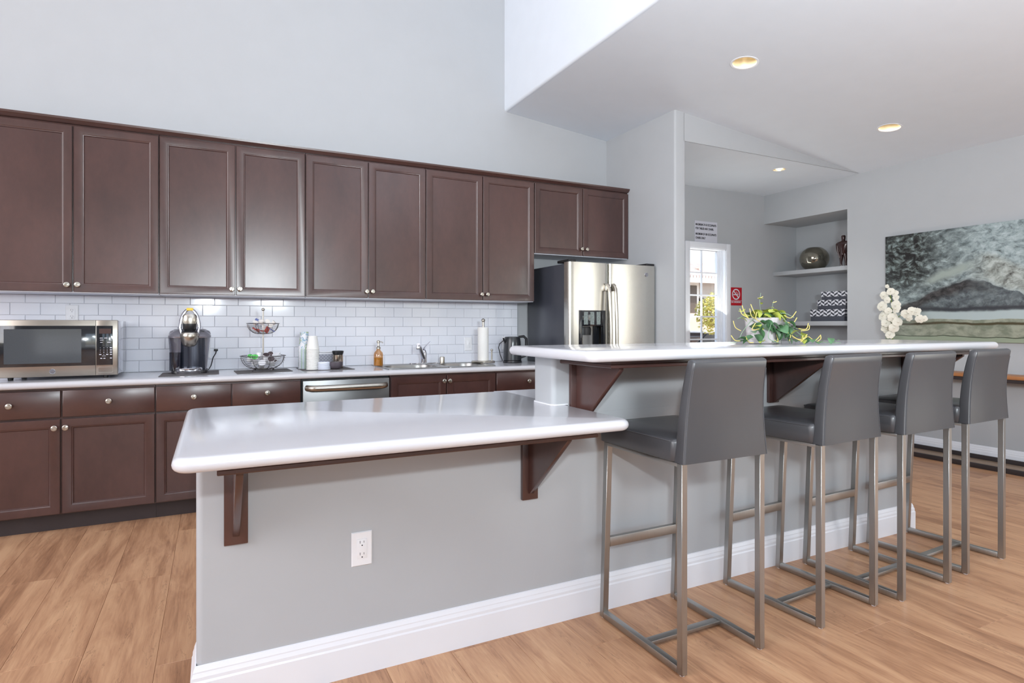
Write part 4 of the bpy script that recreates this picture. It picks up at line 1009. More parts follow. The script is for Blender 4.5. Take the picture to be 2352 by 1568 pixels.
q = NT('quilted_grey_napkin'); v = q.coords((1, 1, 1)); sx_ = q.n('SeparateXYZ'); q.l(v, sx_.inputs[0])
dd = q.math('ADD', sx_.outputs[0], sx_.outputs[2]); de = q.math('SUBTRACT', sx_.outputs[0], sx_.outputs[2])
def saw(x): return q.math('ABSOLUTE', q.math('SUBTRACT', q.math('FRACT', q.math('MULTIPLY', x, 42.0)), 0.5))
mn = q.math('MINIMUM', saw(dd), saw(de)); q.l(q.ramp(mn, [(0.0, srgb(120, 122, 132)), (0.12, srgb(165, 166, 178)), (0.4, srgb(178, 180, 190))]), q.b.inputs['Base Color']); q.bump(mn, 0.6, 0.004); q.p(Roughness=0.8)
b = bm_new(); box(b, 0.700, 0.852, 4.590, 4.632, G0 + 0.007, G0 + 0.100, 0.008, 3); obj('napkins', b, q.m, t)

# soap dispenser
t = thing('soap_dispenser', 'amber glass soap bottle with a metal pump beside the sink', 'soap dispenser', (1.150, 4.60, CT))
b = bm_new(); lathe(b, [(0.034, 0.0), (0.036, 0.004), (0.036, 0.085), (0.032, 0.102), (0.016, 0.120), (0.013, 0.132)], (1.150, 4.60, CT + 0.007), 26); obj('bottle', b, M['amber'], t)
b = bm_new(); lathe(b, [(0.032, 0.003), (0.033, 0.006), (0.033, 0.062)], (1.150, 4.60, CT + 0.007), 26); obj('liquid_soap', b, M['soap'], t)
b = bm_new(); lathe(b, [(0.017, 0), (0.017, 0.012), (0.011, 0.018), (0.008, 0.026), (0.008, 0.046), (0.013, 0.048), (0.013, 0.062), (0.006, 0.066)], (1.150, 4.60, CT + 0.138), 18); tube(b, [(1.150, 4.60, CT + 0.192), (1.172, 4.592, CT + 0.193), (1.184, 4.588, CT + 0.184)], 0.0042, 8); obj('pump', b, M['nickel'], t)

# paper towel holder
t = thing('paper_towel_holder', 'steel paper towel holder with ball finials near the kettle', 'paper towel holder', (2.04, 4.57, CT + 0.007))
gx0, gy0 = 2.030, 4.57; gz0 = CT + 0.007
b = bm_new(); lathe(b, [(0.098, 0), (0.100, 0.004), (0.100, 0.014), (0.094, 0.018), (0.01, 0.019)], (gx0, gy0, gz0), 36); obj('base', b, M['nickel'], t)
b = bm_new(); tube(b, [(gx0, gy0, gz0 + 0.015), (gx0, gy0, gz0 + 0.345)], 0.010, 12); ball(b, (gx0, gy0, gz0 + 0.356), 0.016); obj('pole', b, M['nickel'], t)
b = bm_new(); ax_, ay_ = gx0 + 0.066, gy0 - 0.03; tube(b, [(ax_, ay_, gz0 + 0.015), (ax_, ay_, gz0 + 0.100)], 0.0065, 10); ball(b, (ax_, ay_, gz0 + 0.106), 0.0105); obj('tension_arm', b, M['nickel'], t)
b = bm_new(); lathe(b, [(0.0115, 0), (0.045, 0), (0.046, 0.003), (0.046, 0.276), (0.045, 0.279), (0.0115, 0.279)], (gx0, gy0, gz0 + 0.0195), 36)
solo('paper_towel_roll', b, M['paper'], 'slim white paper towel roll standing on its steel holder', 'paper towel', (gx0, gy0, gz0 + 0.0195))

# kettle
kx0, ky0 = 2.300, 4.56
t = thing('kettle', 'matte black electric kettle beside the refrigerator', 'kettle', (kx0, ky0, CT))
b = bm_new(); lathe(b, [(0.080, 0), (0.082, 0.004), (0.080, 0.018), (0.070, 0.020)], (kx0, ky0, CT + 0.0004), 32); obj('power_base', b, M['black'], t)
b = bm_new(); lathe(b, [(0.074, 0), (0.078, 0.004), (0.077, 0.060), (0.071, 0.150), (0.067, 0.196), (0.064, 0.202), (0.030, 0.206), (0.001, 0.206)], (kx0, ky0, CT + 0.0206), 32, cap0=True); obj('body', b, plain('matte_black_kettle', srgb(40, 42, 46), 0.3, coat=0.2), t)
b = bm_new(); loft(b, [[(kx0 - 0.060, ky0 - 0.022, CT + 0.165), (kx0 - 0.060, ky0 + 0.022, CT + 0.165), (kx0 - 0.066, ky0, CT + 0.150)], [(kx0 - 0.088, ky0 - 0.012, CT + 0.214), (kx0 - 0.088, ky0 + 0.012, CT + 0.214), (kx0 - 0.094, ky0, CT + 0.208)]]); obj('spout', b, M['black'], t)
b = bm_new(); tube(b, [(kx0 + 0.055, ky0 - 0.01, CT + 0.222), (kx0 + 0.100, ky0 - 0.02, CT + 0.226), (kx0 + 0.122, ky0 - 0.024, CT + 0.205), (kx0 + 0.122, ky0 - 0.024, CT + 0.130), (kx0 + 0.112, ky0 - 0.022, CT + 0.055), (kx0 + 0.074, ky0 - 0.012, CT + 0.042)], [0.010, 0.012, 0.012, 0.011, 0.011, 0.009], 10); obj('handle', b, M['black'], t)
b = bm_new(); tube(b, [(2.335, 4.772, 1.062), (2.318, 4.745, 1.06), (2.262, 4.735, 1.022), (2.235, 4.70, 0.99), (2.232, 4.66, 0.93), (2.24, 4.63, 0.880)], 0.0035, 6); box(b, 2.318, 2.350, 4.758, 4.779, 1.050, 1.072, 0.004); obj('power_cord', b, M['black'], t)

# ------------------------------------------------------------------ hall signs
t = thing('wall_sign', 'white occupancy limit sign above the hall window', 'sign', (4.99, YD, 2.24))
b = bm_new(); box(b, 4.817, 5.160, YD - 0.004, YD - 0.0005, 2.127, 2.362, 0.0008, 1); pl_ = obj('sign_board', b, M['signwhite'], t)
for i, (s_, z) in enumerate((('MAXIMUM OF 43 OCCUPANTS', 2.300), ('FOR TABLES AND CHAIRS.', 2.256), ('MAXIMUM OF 100 OCCUPANTS', 2.194), ('CHAIRS ONLY', 2.150))):
    text('lettering', s_, 0.033, M['ink'], (4.830, YD - 0.0048, z + 0.010), FACE_Y, t, 0.0004, 'LEFT', {0: 0.685, 1: 0.70, 2: 0.665, 3: 0.70}[i], 0.0009)
t = thing('no_smoking_sign', 'red no smoking sign on the hall wall beside the window', 'sign', (5.46, YD, 1.52))
sx0, sx1, sz0, sz1 = 5.366, 5.552, 1.418, 1.628
b = bm_new(); box(b, sx0, sx1, YD - 0.004, YD - 0.0005, sz0, sz1, 0.0008, 1); obj('sign_board', b, M['red'], t)
b = bm_new(); mx_, mz_ = (sx0 + sx1) / 2 - 0.002, 1.548; R0, R1 = 0.064, 0.050
n = 40; vs0 = [b.verts.new((mx_ + R0 * math.cos(2 * PI * i / n), YD - 0.0048, mz_ + R0 * math.sin(2 * PI * i / n))) for i in range(n)]; vs1 = [b.verts.new((mx_ + R1 * math.cos(2 * PI * i / n), YD - 0.0048, mz_ + R1 * math.sin(2 * PI * i / n))) for i in range(n)]
for i in range(n): b.faces.new((vs0[i], vs0[(i + 1) % n], vs1[(i + 1) % n], vs1[i]))
ca = math.cos(math.radians(-45)); r_ = 0.052
b.faces.new([b.verts.new((mx_ + u * ca + v_ * ca, YD - 0.0050, mz_ - u * ca + v_ * ca)) for u, v_ in ((-r_, -0.0065), (r_, -0.0065), (r_, 0.0065), (-r_, 0.0065))])
obj('prohibition_ring', b, M['signwhite'], t)
b = bm_new(); box(b, mx_ - 0.042, mx_ + 0.026, YD - 0.0046, YD - 0.004, mz_ - 0.010, mz_ + 0.002); box(b, mx_ + 0.029, mx_ + 0.036, YD - 0.0046, YD - 0.004, mz_ - 0.010, mz_ + 0.002)
tube(b, [(mx_ + 0.033, YD - 0.0045, mz_ + 0.006), (mx_ + 0.026, YD - 0.0045, mz_ + 0.014), (mx_ + 0.012, YD - 0.0045, mz_ + 0.018), (mx_ + 0.004, YD - 0.0045, mz_ + 0.026), (mx_ + 0.008, YD - 0.0045, mz_ + 0.034)], 0.0025, 5); obj('cigarette', b, M['signwhite'], t)
b = bm_new(); box(b, sx0 + 0.004, sx1 - 0.002, YD - 0.0047, YD - 0.004, 1.4735, 1.4765); obj('divider_line', b, M['signwhite'], t)
text('lettering', 'NO SMOKING', 0.026, M['signwhite'], (mx_, YD - 0.0048, 1.4485), FACE_Y, t, 0.0004, 'CENTER', 0.92, 0.0008)

# ------------------------------------------------------------------ niche contents
SH = 1.8305
b = bm_new(); R = 0.160; prof = [(0.075, 0.0)] + [(R * math.sin(a), 0.134 - R * 0.92 * math.cos(a)) for a in [math.radians(d_) for d_ in range(28, 158, 7)]] + [(0.058, 0.266), (0.054, 0.262)]
lathe(b, prof, (6.30, 4.62, SH), 40, cap0=True, cap1=False); solo('glass_globe', b, plain('mercury_glass', srgb(150, 145, 132), 0.06, 0.85, var=0.25, scale=9), 'smoky mirrored glass globe vase on the upper niche shelf', 'vase', (6.30, 4.62, SH))
# abstract standing figure
t = None
b = bm_new(); fy, fx = 4.165, 6.16
def sec(z, hw, d, n=12, dy=0.0): return [(fx + d * math.cos(2 * PI * i / n), fy + dy + hw * math.sin(2 * PI * i / n), SH + z) for i in range(n)]
loft(b, [sec(0.150, 0.030, 0.022), sec(0.175, 0.045, 0.030), sec(0.215, 0.058, 0.034), sec(0.265, 0.075, 0.036), sec(0.295, 0.085, 0.032), sec(0.312, 0.078, 0.026), sec(0.322, 0.035, 0.020), sec(0.328, 0.020, 0.018), sec(0.360, 0.024, 0.020), sec(0.385, 0.026, 0.020), sec(0.395, 0.018, 0.014)])
for s in (-1, 1):
    loft(b, [[(fx + r__ * math.cos(2 * PI * i / 10), fy + s * o_ + r__ * math.sin(2 * PI * i / 10), SH + z) for i in range(10)] for z, o_, r__ in ((0.0, 0.030, 0.011), (0.05, 0.031, 0.013), (0.10, 0.028, 0.019), (0.16, 0.022, 0.024))])
    loft(b, [[(fx + r__ * math.cos(2 * PI * i / 10), fy + s * o_ + r__ * math.sin(2 * PI * i / 10), SH + z) for i in range(10)] for z, o_, r__ in ((0.085, 0.040, 0.007), (0.15, 0.056, 0.011), (0.22, 0.074, 0.015), (0.29, 0.078, 0.019), (0.305, 0.072, 0.014))])
bmesh.ops.transform(b, matrix=Matrix.Translation((0, 0, SH)) @ Matrix.Diagonal((1, 0.9, 0.86, 1)) @ Matrix.Translation((0, 0, -SH)), verts=b.verts); bmesh.ops.translate(b, verts=b.verts, vec=(0, fy * 0.1, 0))
solo('figurine', b, M['bronze'], 'dark bronze abstract standing figurine at the edge of the upper niche shelf', 'figurine', (fx, fy, SH))
# storage boxes with chevron lids
q = NT('chevron_lid_paper'); v = q.coords((1, 1, 1)); sp = q.n('SeparateXYZ'); q.l(v, sp.inputs[0])
u_ = q.math('MULTIPLY', sp.outputs[1], 1 / 0.085)
tri = q.math('ABSOLUTE', q.math('SUBTRACT', q.math('FRACT', u_), 0.5))
st = q.math('FRACT', q.math('ADD', q.math('MULTIPLY', sp.outputs[2], 1 / 0.042), q.math('MULTIPLY', tri, 1.15)))
ck = q.math('GREATER_THAN', st, 0.5)
par = q.math('GREATER_THAN', q.math('FRACT', u_), 0.5)
ck = q.math('ABSOLUTE', q.math('SUBTRACT', ck, par))
q.l(q.mix(ck, srgb(60, 62, 72), srgb(225, 225, 232)), q.b.inputs['Base Color']); q.p(Roughness=0.6)
boxm = plain('slate_box_paper', srgb(72, 74, 84), 0.7)
NS = 1.2325
for i, (yc, w_, z0, h_, lab) in enumerate(((4.355, 0.400, 0.0, 0.108, 'largest slate storage box with chevron lid, bottom of the niche stack'), (4.315, 0.345, 0.190 - 0.062, 0.0, ''), (4.30, 0.30, 0.0, 0.0, ''))): pass
zz = NS
for yc, w_, dpt, bh, lh, rot, lab in ((4.345, 0.400, 0.30, 0.130, 0.075, 2.0, 'largest slate storage box with a chevron lid, lowest of its stack'),
                                 (4.300, 0.345, 0.26, 0.105, 0.064, -1.5, 'middle sized slate storage box with a chevron lid, second of its stack'),
                                 (4.285, 0.295, 0.23, 0.090, 0.056, 2.5, 'smallest slate storage box with a chevron lid, topmost of its stack')):
    t = thing('storage_box', lab, 'storage box', (6.285, yc, zz), 'chevron storage boxes in the niche')
    b = bm_new(); box(b, 6.285 - dpt / 2, 6.285 + dpt / 2, yc - w_ / 2, yc + w_ / 2, zz + 0.0003, zz + bh, 0.002); obj('box_body', b, boxm, t)
    b = bm_new(); x0, x1, y0, y1 = 6.285 - dpt / 2 - 0.003, 6.285 + dpt / 2 + 0.003, yc - w_ / 2 - 0.004, yc + w_ / 2 + 0.004
    box(b, x0, x1, y0, y1, zz + bh - lh, zz + bh + 0.002, 0.001, 1); obj('lid', b, [q.m], t)
    t.rotation_euler = (0, 0, math.radians(rot)); zz += bh + 0.0023

# ------------------------------------------------------------------ painting on the right wall
q = NT('abstract_painting'); g = q.n('NewGeometry'); sp = q.n('SeparateXYZ'); q.l(g.outputs['Position'], sp.inputs[0])
U_ = q.math('MULTIPLY', q.math('SUBTRACT', 3.552, sp.outputs[1]), 1.0)       # 0 at the left edge, growing to the right
V_ = q.math('SUBTRACT', sp.outputs[2], 1.040)                                  # 0 bottom .. 1.01 top
cb = q.n('CombineXYZ'); q.l(U_, cb.inputs[0]); q.l(V_, cb.inputs[1])
vec = cb.outputs[0]
warp = q.n('TexNoise'); warp.inputs['Scale'].default_value = 3.2; warp.inputs['Detail'].default_value = 5; q.l(vec, warp.inputs[0])
wv = q.n('VectorMath'); wv.operation = 'SUBTRACT'; q.l(warp.outputs['Color'], wv.inputs[0]); wv.inputs[1].default_value = (0.5, 0.5, 0.5)
wsc = q.n('VectorMath'); wsc.operation = 'SCALE'; q.l(wv.outputs[0], wsc.inputs[0]); wsc.inputs['Scale'].default_value = 0.17
wa = q.n('VectorMath'); wa.operation = 'ADD'; q.l(vec, wa.inputs[0]); q.l(wsc.outputs[0], wa.inputs[1])
ws = q.n('SeparateXYZ'); q.l(wa.outputs[0], ws.inputs[0]); WU, WV = ws.outputs[0], ws.outputs[1]
rotm = q.n('Mapping'); rotm.inputs['Rotation'].default_value = (0, 0, math.radians(-28)); rotm.inputs['Scale'].default_value = (6.0, 9.5, 1); q.l(wa.outputs[0], rotm.inputs[0])
speck = q.noise(rotm.outputs[0], 2.2, 6, 0.66, 0.35)
fine_ = q.noise(wa.outputs[0], 30, 4, 0.7, 0.5)
sp2 = q.math('ADD', q.math('MULTIPLY', speck, 0.75), q.math('MULTIPLY', fine_, 0.25))
pale = q.ramp(sp2, [(0.33, srgb(44, 48, 48)), (0.39, srgb(110, 122, 124)), (0.48, srgb(150, 164, 166)), (0.62, srgb(182, 194, 196))])
dark = q.ramp(sp2, [(0.44, srgb(32, 30, 30)), (0.50, srgb(64, 68, 66)), (0.56, srgb(104, 114, 112)), (0.64, srgb(152, 166, 166))])
# darkness of the upper left part
dk = q.math('MULTIPLY', q.math('SUBTRACT', 1.6, q.math('MULTIPLY', WU, 1.9)), q.math('MULTIPLY', q.math('SUBTRACT', WV, 0.30), 3.0, clamp=True), clamp=True)
base = q.mix(dk, pale, dark)
def smooth_band(x, lo, hi, f):
    a_ = q.math('DIVIDE', q.math('SUBTRACT', x, lo), f, clamp=True); b_ = q.math('DIVIDE', q.math('SUBTRACT', hi, x), f, clamp=True)
    return q.math('MULTIPLY', a_, b_)
# hill: rises from the lower left, falls away to the right
rise = q.math('ADD', 0.235, q.math('MULTIPLY', WU, 0.50)); fall = q.math('SUBTRACT', 0.90, q.math('MULTIPLY', WU, 0.46))
hill = q.math('SUBTRACT', WV, q.math('SMOOTH_MIN', rise, fall, 0.30))
fallr = q.math('MULTIPLY', q.math('SUBTRACT', WU, 0.70), 6.0, clamp=True)
over = smooth_band(hill, -0.02, 0.26, 0.06)
base = q.mix(q.math('MULTIPLY', q.math('MULTIPLY', over, fallr), 0.75), base, q.ramp(sp2, [(0.36, srgb(74, 70, 64)), (0.46, srgb(136, 138, 130)), (0.6, srgb(184, 190, 184))]))
glow = smooth_band(q.math('SUBTRACT', hill, 0.12), -0.05, 0.07, 0.05)
base = q.mix(q.math('MULTIPLY', glow, smooth_band(WU, 0.30, 0.80, 0.12)), base, srgb(156, 166, 160))
inside = q.math('MULTIPLY', q.math('LESS_THAN', hill, 0.0), q.math('GREATER_THAN', WU, 0.02))
base = q.mix(inside, base, q.ramp(q.math('ADD', q.math('MULTIPLY', fine_, 0.4), q.math('MULTIPLY', speck, 0.6)), [(0.36, srgb(62, 66, 72)), (0.5, srgb(96, 104, 108)), (0.62, srgb(126, 136, 138))]))
rim = smooth_band(hill, -0.115, 0.035, 0.05)
base = q.mix(q.math('MULTIPLY', rim, smooth_band(WU, -0.4, 0.95, 0.25)), base, q.ramp(speck, [(0.40, srgb(40, 38, 39)), (0.62, srgb(84, 82, 82))]))
# dark foot of the mound, snow band, ochre strata, green bottom
b1 = smooth_band(q.math('ADD', V_, q.math('MULTIPLY', q.math('SUBTRACT', WV, V_), 0.5)), 0.265, 0.315, 0.02)
base = q.mix(q.math('MULTIPLY', b1, smooth_band(WU, 0.1, 3, 0.2)), base, srgb(60, 62, 68))
V2 = q.math('ADD', V_, q.math('MULTIPLY', q.math('SUBTRACT', WV, V_), 0.35))
base = q.mix(smooth_band(V2, 0.185, 0.275, 0.015), base, srgb(178, 192, 194))
base = q.mix(q.math('LESS_THAN', V2, 0.20), base, q.ramp(q.noise(rotm.outputs[0], 1.5, 5, 0.6), [(0.4, srgb(124, 132, 116)), (0.6, srgb(160, 164, 148))]))
base = q.mix(smooth_band(V2, 0.150, 0.178, 0.008), base, srgb(78, 72, 52))
base = q.mix(smooth_band(V2, 0.040, 0.052, 0.004), base, srgb(70, 80, 66))
base = q.mix(q.math('LESS_THAN', V2, 0.042), base, srgb(150, 162, 142))
q.l(base, q.b.inputs['Base Color']); q.p(Roughness=0.35)
t = thing('painting', 'large unframed abstract landscape canvas in grey, teal and brown', 'painting', (XR, 2.5, 1.54))
b = bm_new(); box(b, XR - 0.036, XR - 0.001, 1.552, 3.552, 1.040, 2.052, 0.002); obj('canvas', b, q.m, t)

# ------------------------------------------------------------------ console table below the painting
t = thing('console_table', 'long oak topped console table on a low dark steel base under the painting', 'console table', (5.79, 2.1, 0))
b = bm_new(); box(b, 5.665, 5.905, 0.55, 3.62, 0.752, 0.780, 0.003); tp = obj('tabletop', b, M['console'], t)
b = bm_new()
for i in range(8): lathe(b, [(0.006, -0.0006), (0.006, 0.0004)], (5.665, 0.75 + i * 0.39, 0.766), 12, ax='x')
obj('screw_holes', b, M['ink'], tp, kind='stuff')
b = bm_new(); box(b, 5.680, 5.700, 0.60, 3.57, 0.722, 0.7515, 0.001); obj('apron', b, M['steeldark'], t)
b = bm_new(); box(b, 5.870, 5.890, 0.60, 3.57, 0.722, 0.7515, 0.001); obj('apron', b, M['steeldark'], t)
for y in (0.60, 3.53):
    for x in (5.680, 5.865):
        b = bm_new(); box(b, x, x + 0.025, y, y + 0.04, 0.0405, 0.722, 0.001); obj('leg', b, M['steeldark'], t)
b = bm_new(); box(b, 5.662, 5.682, 0.56, 3.60, 0.0003, 0.040, 0.001); obj('base_rail', b, M['steeldark'], t)
b = bm_new(); box(b, 5.890, 5.908, 0.56, 3.60, 0.0003, 0.072, 0.001); obj('base_rail', b, M['steeldark'], t)
b = bm_new(); box(b, 5.6825, 5.8895, 0.56, 3.60, 0.0003, 0.036, 0.001); obj('base_shelf', b, plain('taupe_base_shelf', srgb(150, 128, 108), 0.5), t)

# orchid
t = thing('orchid', 'white silk orchid spray in a pot at the end of the console table', 'orchid', (5.76, 3.405, 0.7803))
b = bm_new(); lathe(b, [(0.040, 0), (0.050, 0.006), (0.062, 0.10), (0.058, 0.105), (0.052, 0.095), (0.001, 0.092)], (5.76, 3.405, 0.7804), 24); obj('pot', b, M['white'], t)
gm = plain('orchid_stem_green', srgb(120, 140, 60), 0.5)
b = bm_new(); tube(b, [(5.76, 3.405, 0.86), (5.76, 3.402, 1.05), (5.762, 3.408, 1.22), (5.765, 3.415, 1.40), (5.77, 3.44, 1.53)], 0.0048, 7); obj('stem', b, gm, t)
b = bm_new(); tube(b, [(5.762, 3.405, 1.17), (5.75, 3.34, 1.27), (5.745, 3.24, 1.31), (5.74, 3.12, 1.25)], 0.0032, 6); obj('stem', b, gm, t)
pet = plain('cream_petal', srgb(236, 232, 218), 0.6, var=0.03)
def blossom_mesh(s=1.0):
    b = bm_new()
    for k, (L_, W_) in enumerate(((0.040, 0.022), (0.036, 0.030), (0.034, 0.020), (0.034, 0.020), (0.036, 0.030))):
        a = PI / 2 + 2 * PI * k / 5; ca, sa = math.cos(a), math.sin(a); rows = []
        for i in range(6):
            u = i / 5; wd = W_ * math.sin(PI * (0.08 + 0.84 * u)) ** 0.8 * (0.55 + 0.45 * u)
            rows.append([((u * L_ * ca - v_ * wd * sa) * s, (-0.004 + 0.007 * u * u) * s, (u * L_ * sa + v_ * wd * ca) * s) for v_ in (-1, -0.5, 0, 0.5, 1)])
        V = [[b.verts.new(p) for p in r] for r in rows]
        for i in range(5):
            for j in range(4): b.faces.new((V[i][j], V[i][j + 1], V[i + 1][j + 1], V[i + 1][j]))
    ball(b, (0, -0.012 * s, 0), 0.007 * s, 8, 6)
    return finish(b, 'blossom', pet, sharp=2.0)
bmesh_ = blossom_mesh(1.12)
for y, z, s, dx in ((3.44, 1.555, 0.5, 0), (3.40, 1.505, 0.9, -.01), (3.365, 1.485, 0.8, 0), (3.475, 1.470, 1.0, .01), (3.36, 1.445, 0.7, 0), (3.43, 1.425, 0.8, -.01), (3.488, 1.365, 1.2, 0), (3.350, 1.375, 1.15, -.01), (3.335, 1.335, 1.1, -.03), (3.475, 1.275, 1.25, 0), (3.41, 1.32, 0.8, -.03), (3.37, 1.255, 1.15, -.03), (3.33, 1.215, 1.1, -.02), (3.44, 1.205, 1.0, -.02), (3.455, 1.150, 1.1, 0), (3.36, 1.160, 1.1, -.03), (3.40, 1.095, 1.0, -.02), (3.27, 1.290, 1.05, 0), (3.215, 1.315, 1.0, 0), (3.24, 1.255, 0.9, 0), (3.17, 1.305, 1.0, 0), (3.14, 1.240, 0.95, -.01), (3.11, 1.245, 0.7, 0)):
    o = obj('blossom', bmesh_, None, t); o.location = (5.735 + dx - 5.76, y - 3.405, z - 0.7803); o.scale = (s, s, s)
    o.rotation_euler = (random.uniform(-0.4, 0.3), random.uniform(-1.2, 1.2), -PI / 2 + 0.35 + random.uniform(-0.6, 0.6))

# ------------------------------------------------------------------ trailing pothos on the bar
px_, py_, pz_ = 2.275, 1.925, BZ1 + 0.0004
t = thing('potted_plant', 'trailing green and yellow vine plant in a white pot on the bar', 'plant', (px_, py_, pz_))
b = bm_new()
def sq(hw, z): return [(px_ + (x * 0.906 - y * 0.42), py_ + (x * 0.42 + y * 0.906), pz_ + z) for x, y in rrect(-hw, hw, -hw, hw, hw * 0.35, 4)]
loft(b, [sq(0.056, 0), sq(0.062, 0.004), sq(0.074, 0.118), sq(0.071, 0.120), sq(0.066, 0.108), sq(0.004, 0.106)]); obj('pot', b, plain('white_ceramic_pot', srgb(186, 180, 180), 0.4, var=0.02), t)
lg = plain('pothos_green', srgb(78, 116, 78), 0.4, var=0.35, scale=25); ly = plain('pothos_lime', srgb(176, 186, 82), 0.45, var=0.3, scale=25); lgr = plain('pothos_grey_green', srgb(122, 146, 120), 0.45, var=0.3, scale=25)
ty = plain('yellow_tendril', srgb(212, 192, 110), 0.5, var=0.1)
def leaf_mesh(mat, L_=0.046, W_=0.0175):
    b = bm_new(); rows = []
    for i in range(8):
        u = i / 7; wd = max(0.0005, W_ * (4 * u * (1 - u)) ** 0.62 * (1.35 - 0.7 * u)) if 0 < i < 7 else 0.0005
        rows.append([(v_ * wd, (u - (0.06 if i == 1 else 0) * abs(v_)) * L_, 0.004 * math.sin(PI * u) + 0.22 * abs(v_) * wd - 0.010 * u * u) for v_ in (-1, -0.5, 0, 0.5, 1)])
    V = [[b.verts.new(p) for p in r] for r in rows]
    for i in range(7):
        for j in range(4): b.faces.new((V[i][j], V[i][j + 1], V[i + 1][j + 1], V[i + 1][j]))
    return finish(b, 'leaf', mat, sharp=2.0)
LM = [leaf_mesh(lg), leaf_mesh(lgr), leaf_mesh(ly), leaf_mesh(lg, 0.040, 0.020)]
_ = 0
# screen right of the bar is (cos, -sin) in plan; a is the offset along it, d towards the camera, h the height
RX, RY = math.cos(YAW), -math.sin(YAW); DX, DY = -math.sin(YAW), -math.cos(YAW)
def P(a, d, h): return (px_ + a * RX + d * DX, py_ + a * RY + d * DY, pz_ + h)
def leaf(a, d, h, m_, s, yaw=None, pitch=None, roll=None):
    o = obj('leaf', LM[m_], None, t); o.location = Vector(P(a, d, h)) - Vector((px_, py_, pz_))
    s *= 0.98
    o.rotation_euler = (random.uniform(-0.9, 0.3) if pitch is None else pitch, random.uniform(-0.5, 0.5) if roll is None else roll, random.uniform(0, 2 * PI) if yaw is None else yaw); o.scale = (s, s, s)
    R3 = o.rotation_euler.to_matrix(); lo = min((R3 @ (v_.co * s)).z for v_ in o.data.vertices) + o.location.z
    if lo < 0.001: o.location.z += 0.001 - lo
def vine(pts, r=0.0016, m_=None, nm='vine'):
    b = bm_new(); P3 = [Vector(P(*p)) for p in pts]; out = []
    for i in range(len(P3) - 1):
        p0, p1, p2, p3 = P3[max(i - 1, 0)], P3[i], P3[i + 1], P3[min(i + 2, len(P3) - 1)]
        for k in range(5):
            u = k / 5; out.append(0.5 * ((2 * p1) + (-p0 + p2) * u + (2 * p0 - 5 * p1 + 4 * p2 - p3) * u * u + (-p0 + 3 * p1 - 3 * p2 + p3) * u ** 3))
    out.append(P3[-1]); tube(b, out, r, 5); obj(nm, b, m_ or lgr, t)
vine([(0, 0, .10), (-.06, .05, .12), (-.12, .06, .06), (-.15, .07, .012), (-.19, .06, .006)]); vine([(0, 0, .10), (.05, .06, .12), (.10, .07, .07), (.15, .08, .03), (.20, .09, .012), (.27, .09, .007), (.31, .08, .006)])
vine([(-.03, .0, .1), (-.08, .02, .13), (-.13, .02, .115)]); vine([(.02, 0, .1), (.07, .03, .14), (.12, .04, .12)]); vine([(0, .04, .1), (-.01, .10, .10), (-.03, .115, .03), (.02, .115, .006)]); vine([(.03, .03, .1), (.08, .06, .085), (.15, .07, .06)])
vine([(-.01, 0, .1), (-.02, 0, .19), (-.015, 0, .235)], 0.001); vine([(.02, 0, .1), (.035, 0, .16), (.045, 0, .20)], 0.001)
for a, d, h in [(-.005 + .100 * math.cos(i * 2.4) * (0.4 + 0.6 * (i % 5) / 5), .090 * math.sin(i * 2.4) * (0.4 + 0.6 * (i % 4) / 4), .108 + .045 * random.random()) for i in range(72)]: leaf(a, d, h, random.choice((0, 0, 1, 3, 3, 2, 2)) if h < 0.135 else random.choice((2, 2, 0)), random.uniform(0.75, 1.2), math.atan2(-1, a + .001) + random.uniform(-1, 1))
for a, d, h, m_, s in ((-.105, .05, .125, 2, 1.0), (-.125, .04, .118, 2, .8), (-.055, .06, .150, 2, .9), (-.02, .05, .155, 2, 1.1), (.02, .05, .150, 2, .9), (.045, .03, .155, 2, .8), (-.07, .08, .075, 2, 1.2), (-.04, .08, .085, 2, .9), (-.09, .07, .085, 0, 1.0), (-.075, .06, .055, 1, 1.0), (.03, .10, .075, 3, 1.2), (.045, .10, .055, 0, 1.2), (.015, .10, .045, 3, 1.0), (.035, .11, .03, 0, .8),
                       (-.14, .08, .012, 0, .9), (-.12, .09, .02, 3, 1.1), (-.09, .10, .03, 0, 1.2), (-.08, .10, .012, 0, 1.1), (-.05, .11, .012, 2, .8), (.0, .12, .012, 1, .7), (.03, .12, .015, 1, .9), (.055, .12, .014, 1, .8), (.10, .10, .012, 0, 1.1), (.09, .09, .075, 0, 1.1), (.12, .09, .06, 2, 1.0), (.11, .08, .035, 0, .9), (.14, .09, .05, 2, .9), (.15, .10, .014, 0, .9), (.18, .10, .022, 0, 1.0), (.13, .11, .01, 2, .7), (.21, .10, .01, 3, .9), (.255, .10, .008, 0, .8), (.30, .085, .012, 1, .7), (-.02, 0, .205, 2, .55), (-.015, 0, .190, 2, .5), (.045, 0, .165, 2, .6)):
    leaf(a, d, h, m_, s)
for i in range(26):
    a_ = -0.075 + 0.15 * ((i * 0.618) % 1.0); leaf(a_, 0.085 + 0.02 * random.random(), 0.105 - 0.075 * random.random() ** 1.5 * (1.3 if abs(a_ - 0.02) < 0.04 else 0.6), random.choice((0, 0, 1, 3, 3)), random.uniform(0.8, 1.15), -PI / 2 - YAW + random.uniform(-1.0, 1.0), random.uniform(-1.3, -0.5))
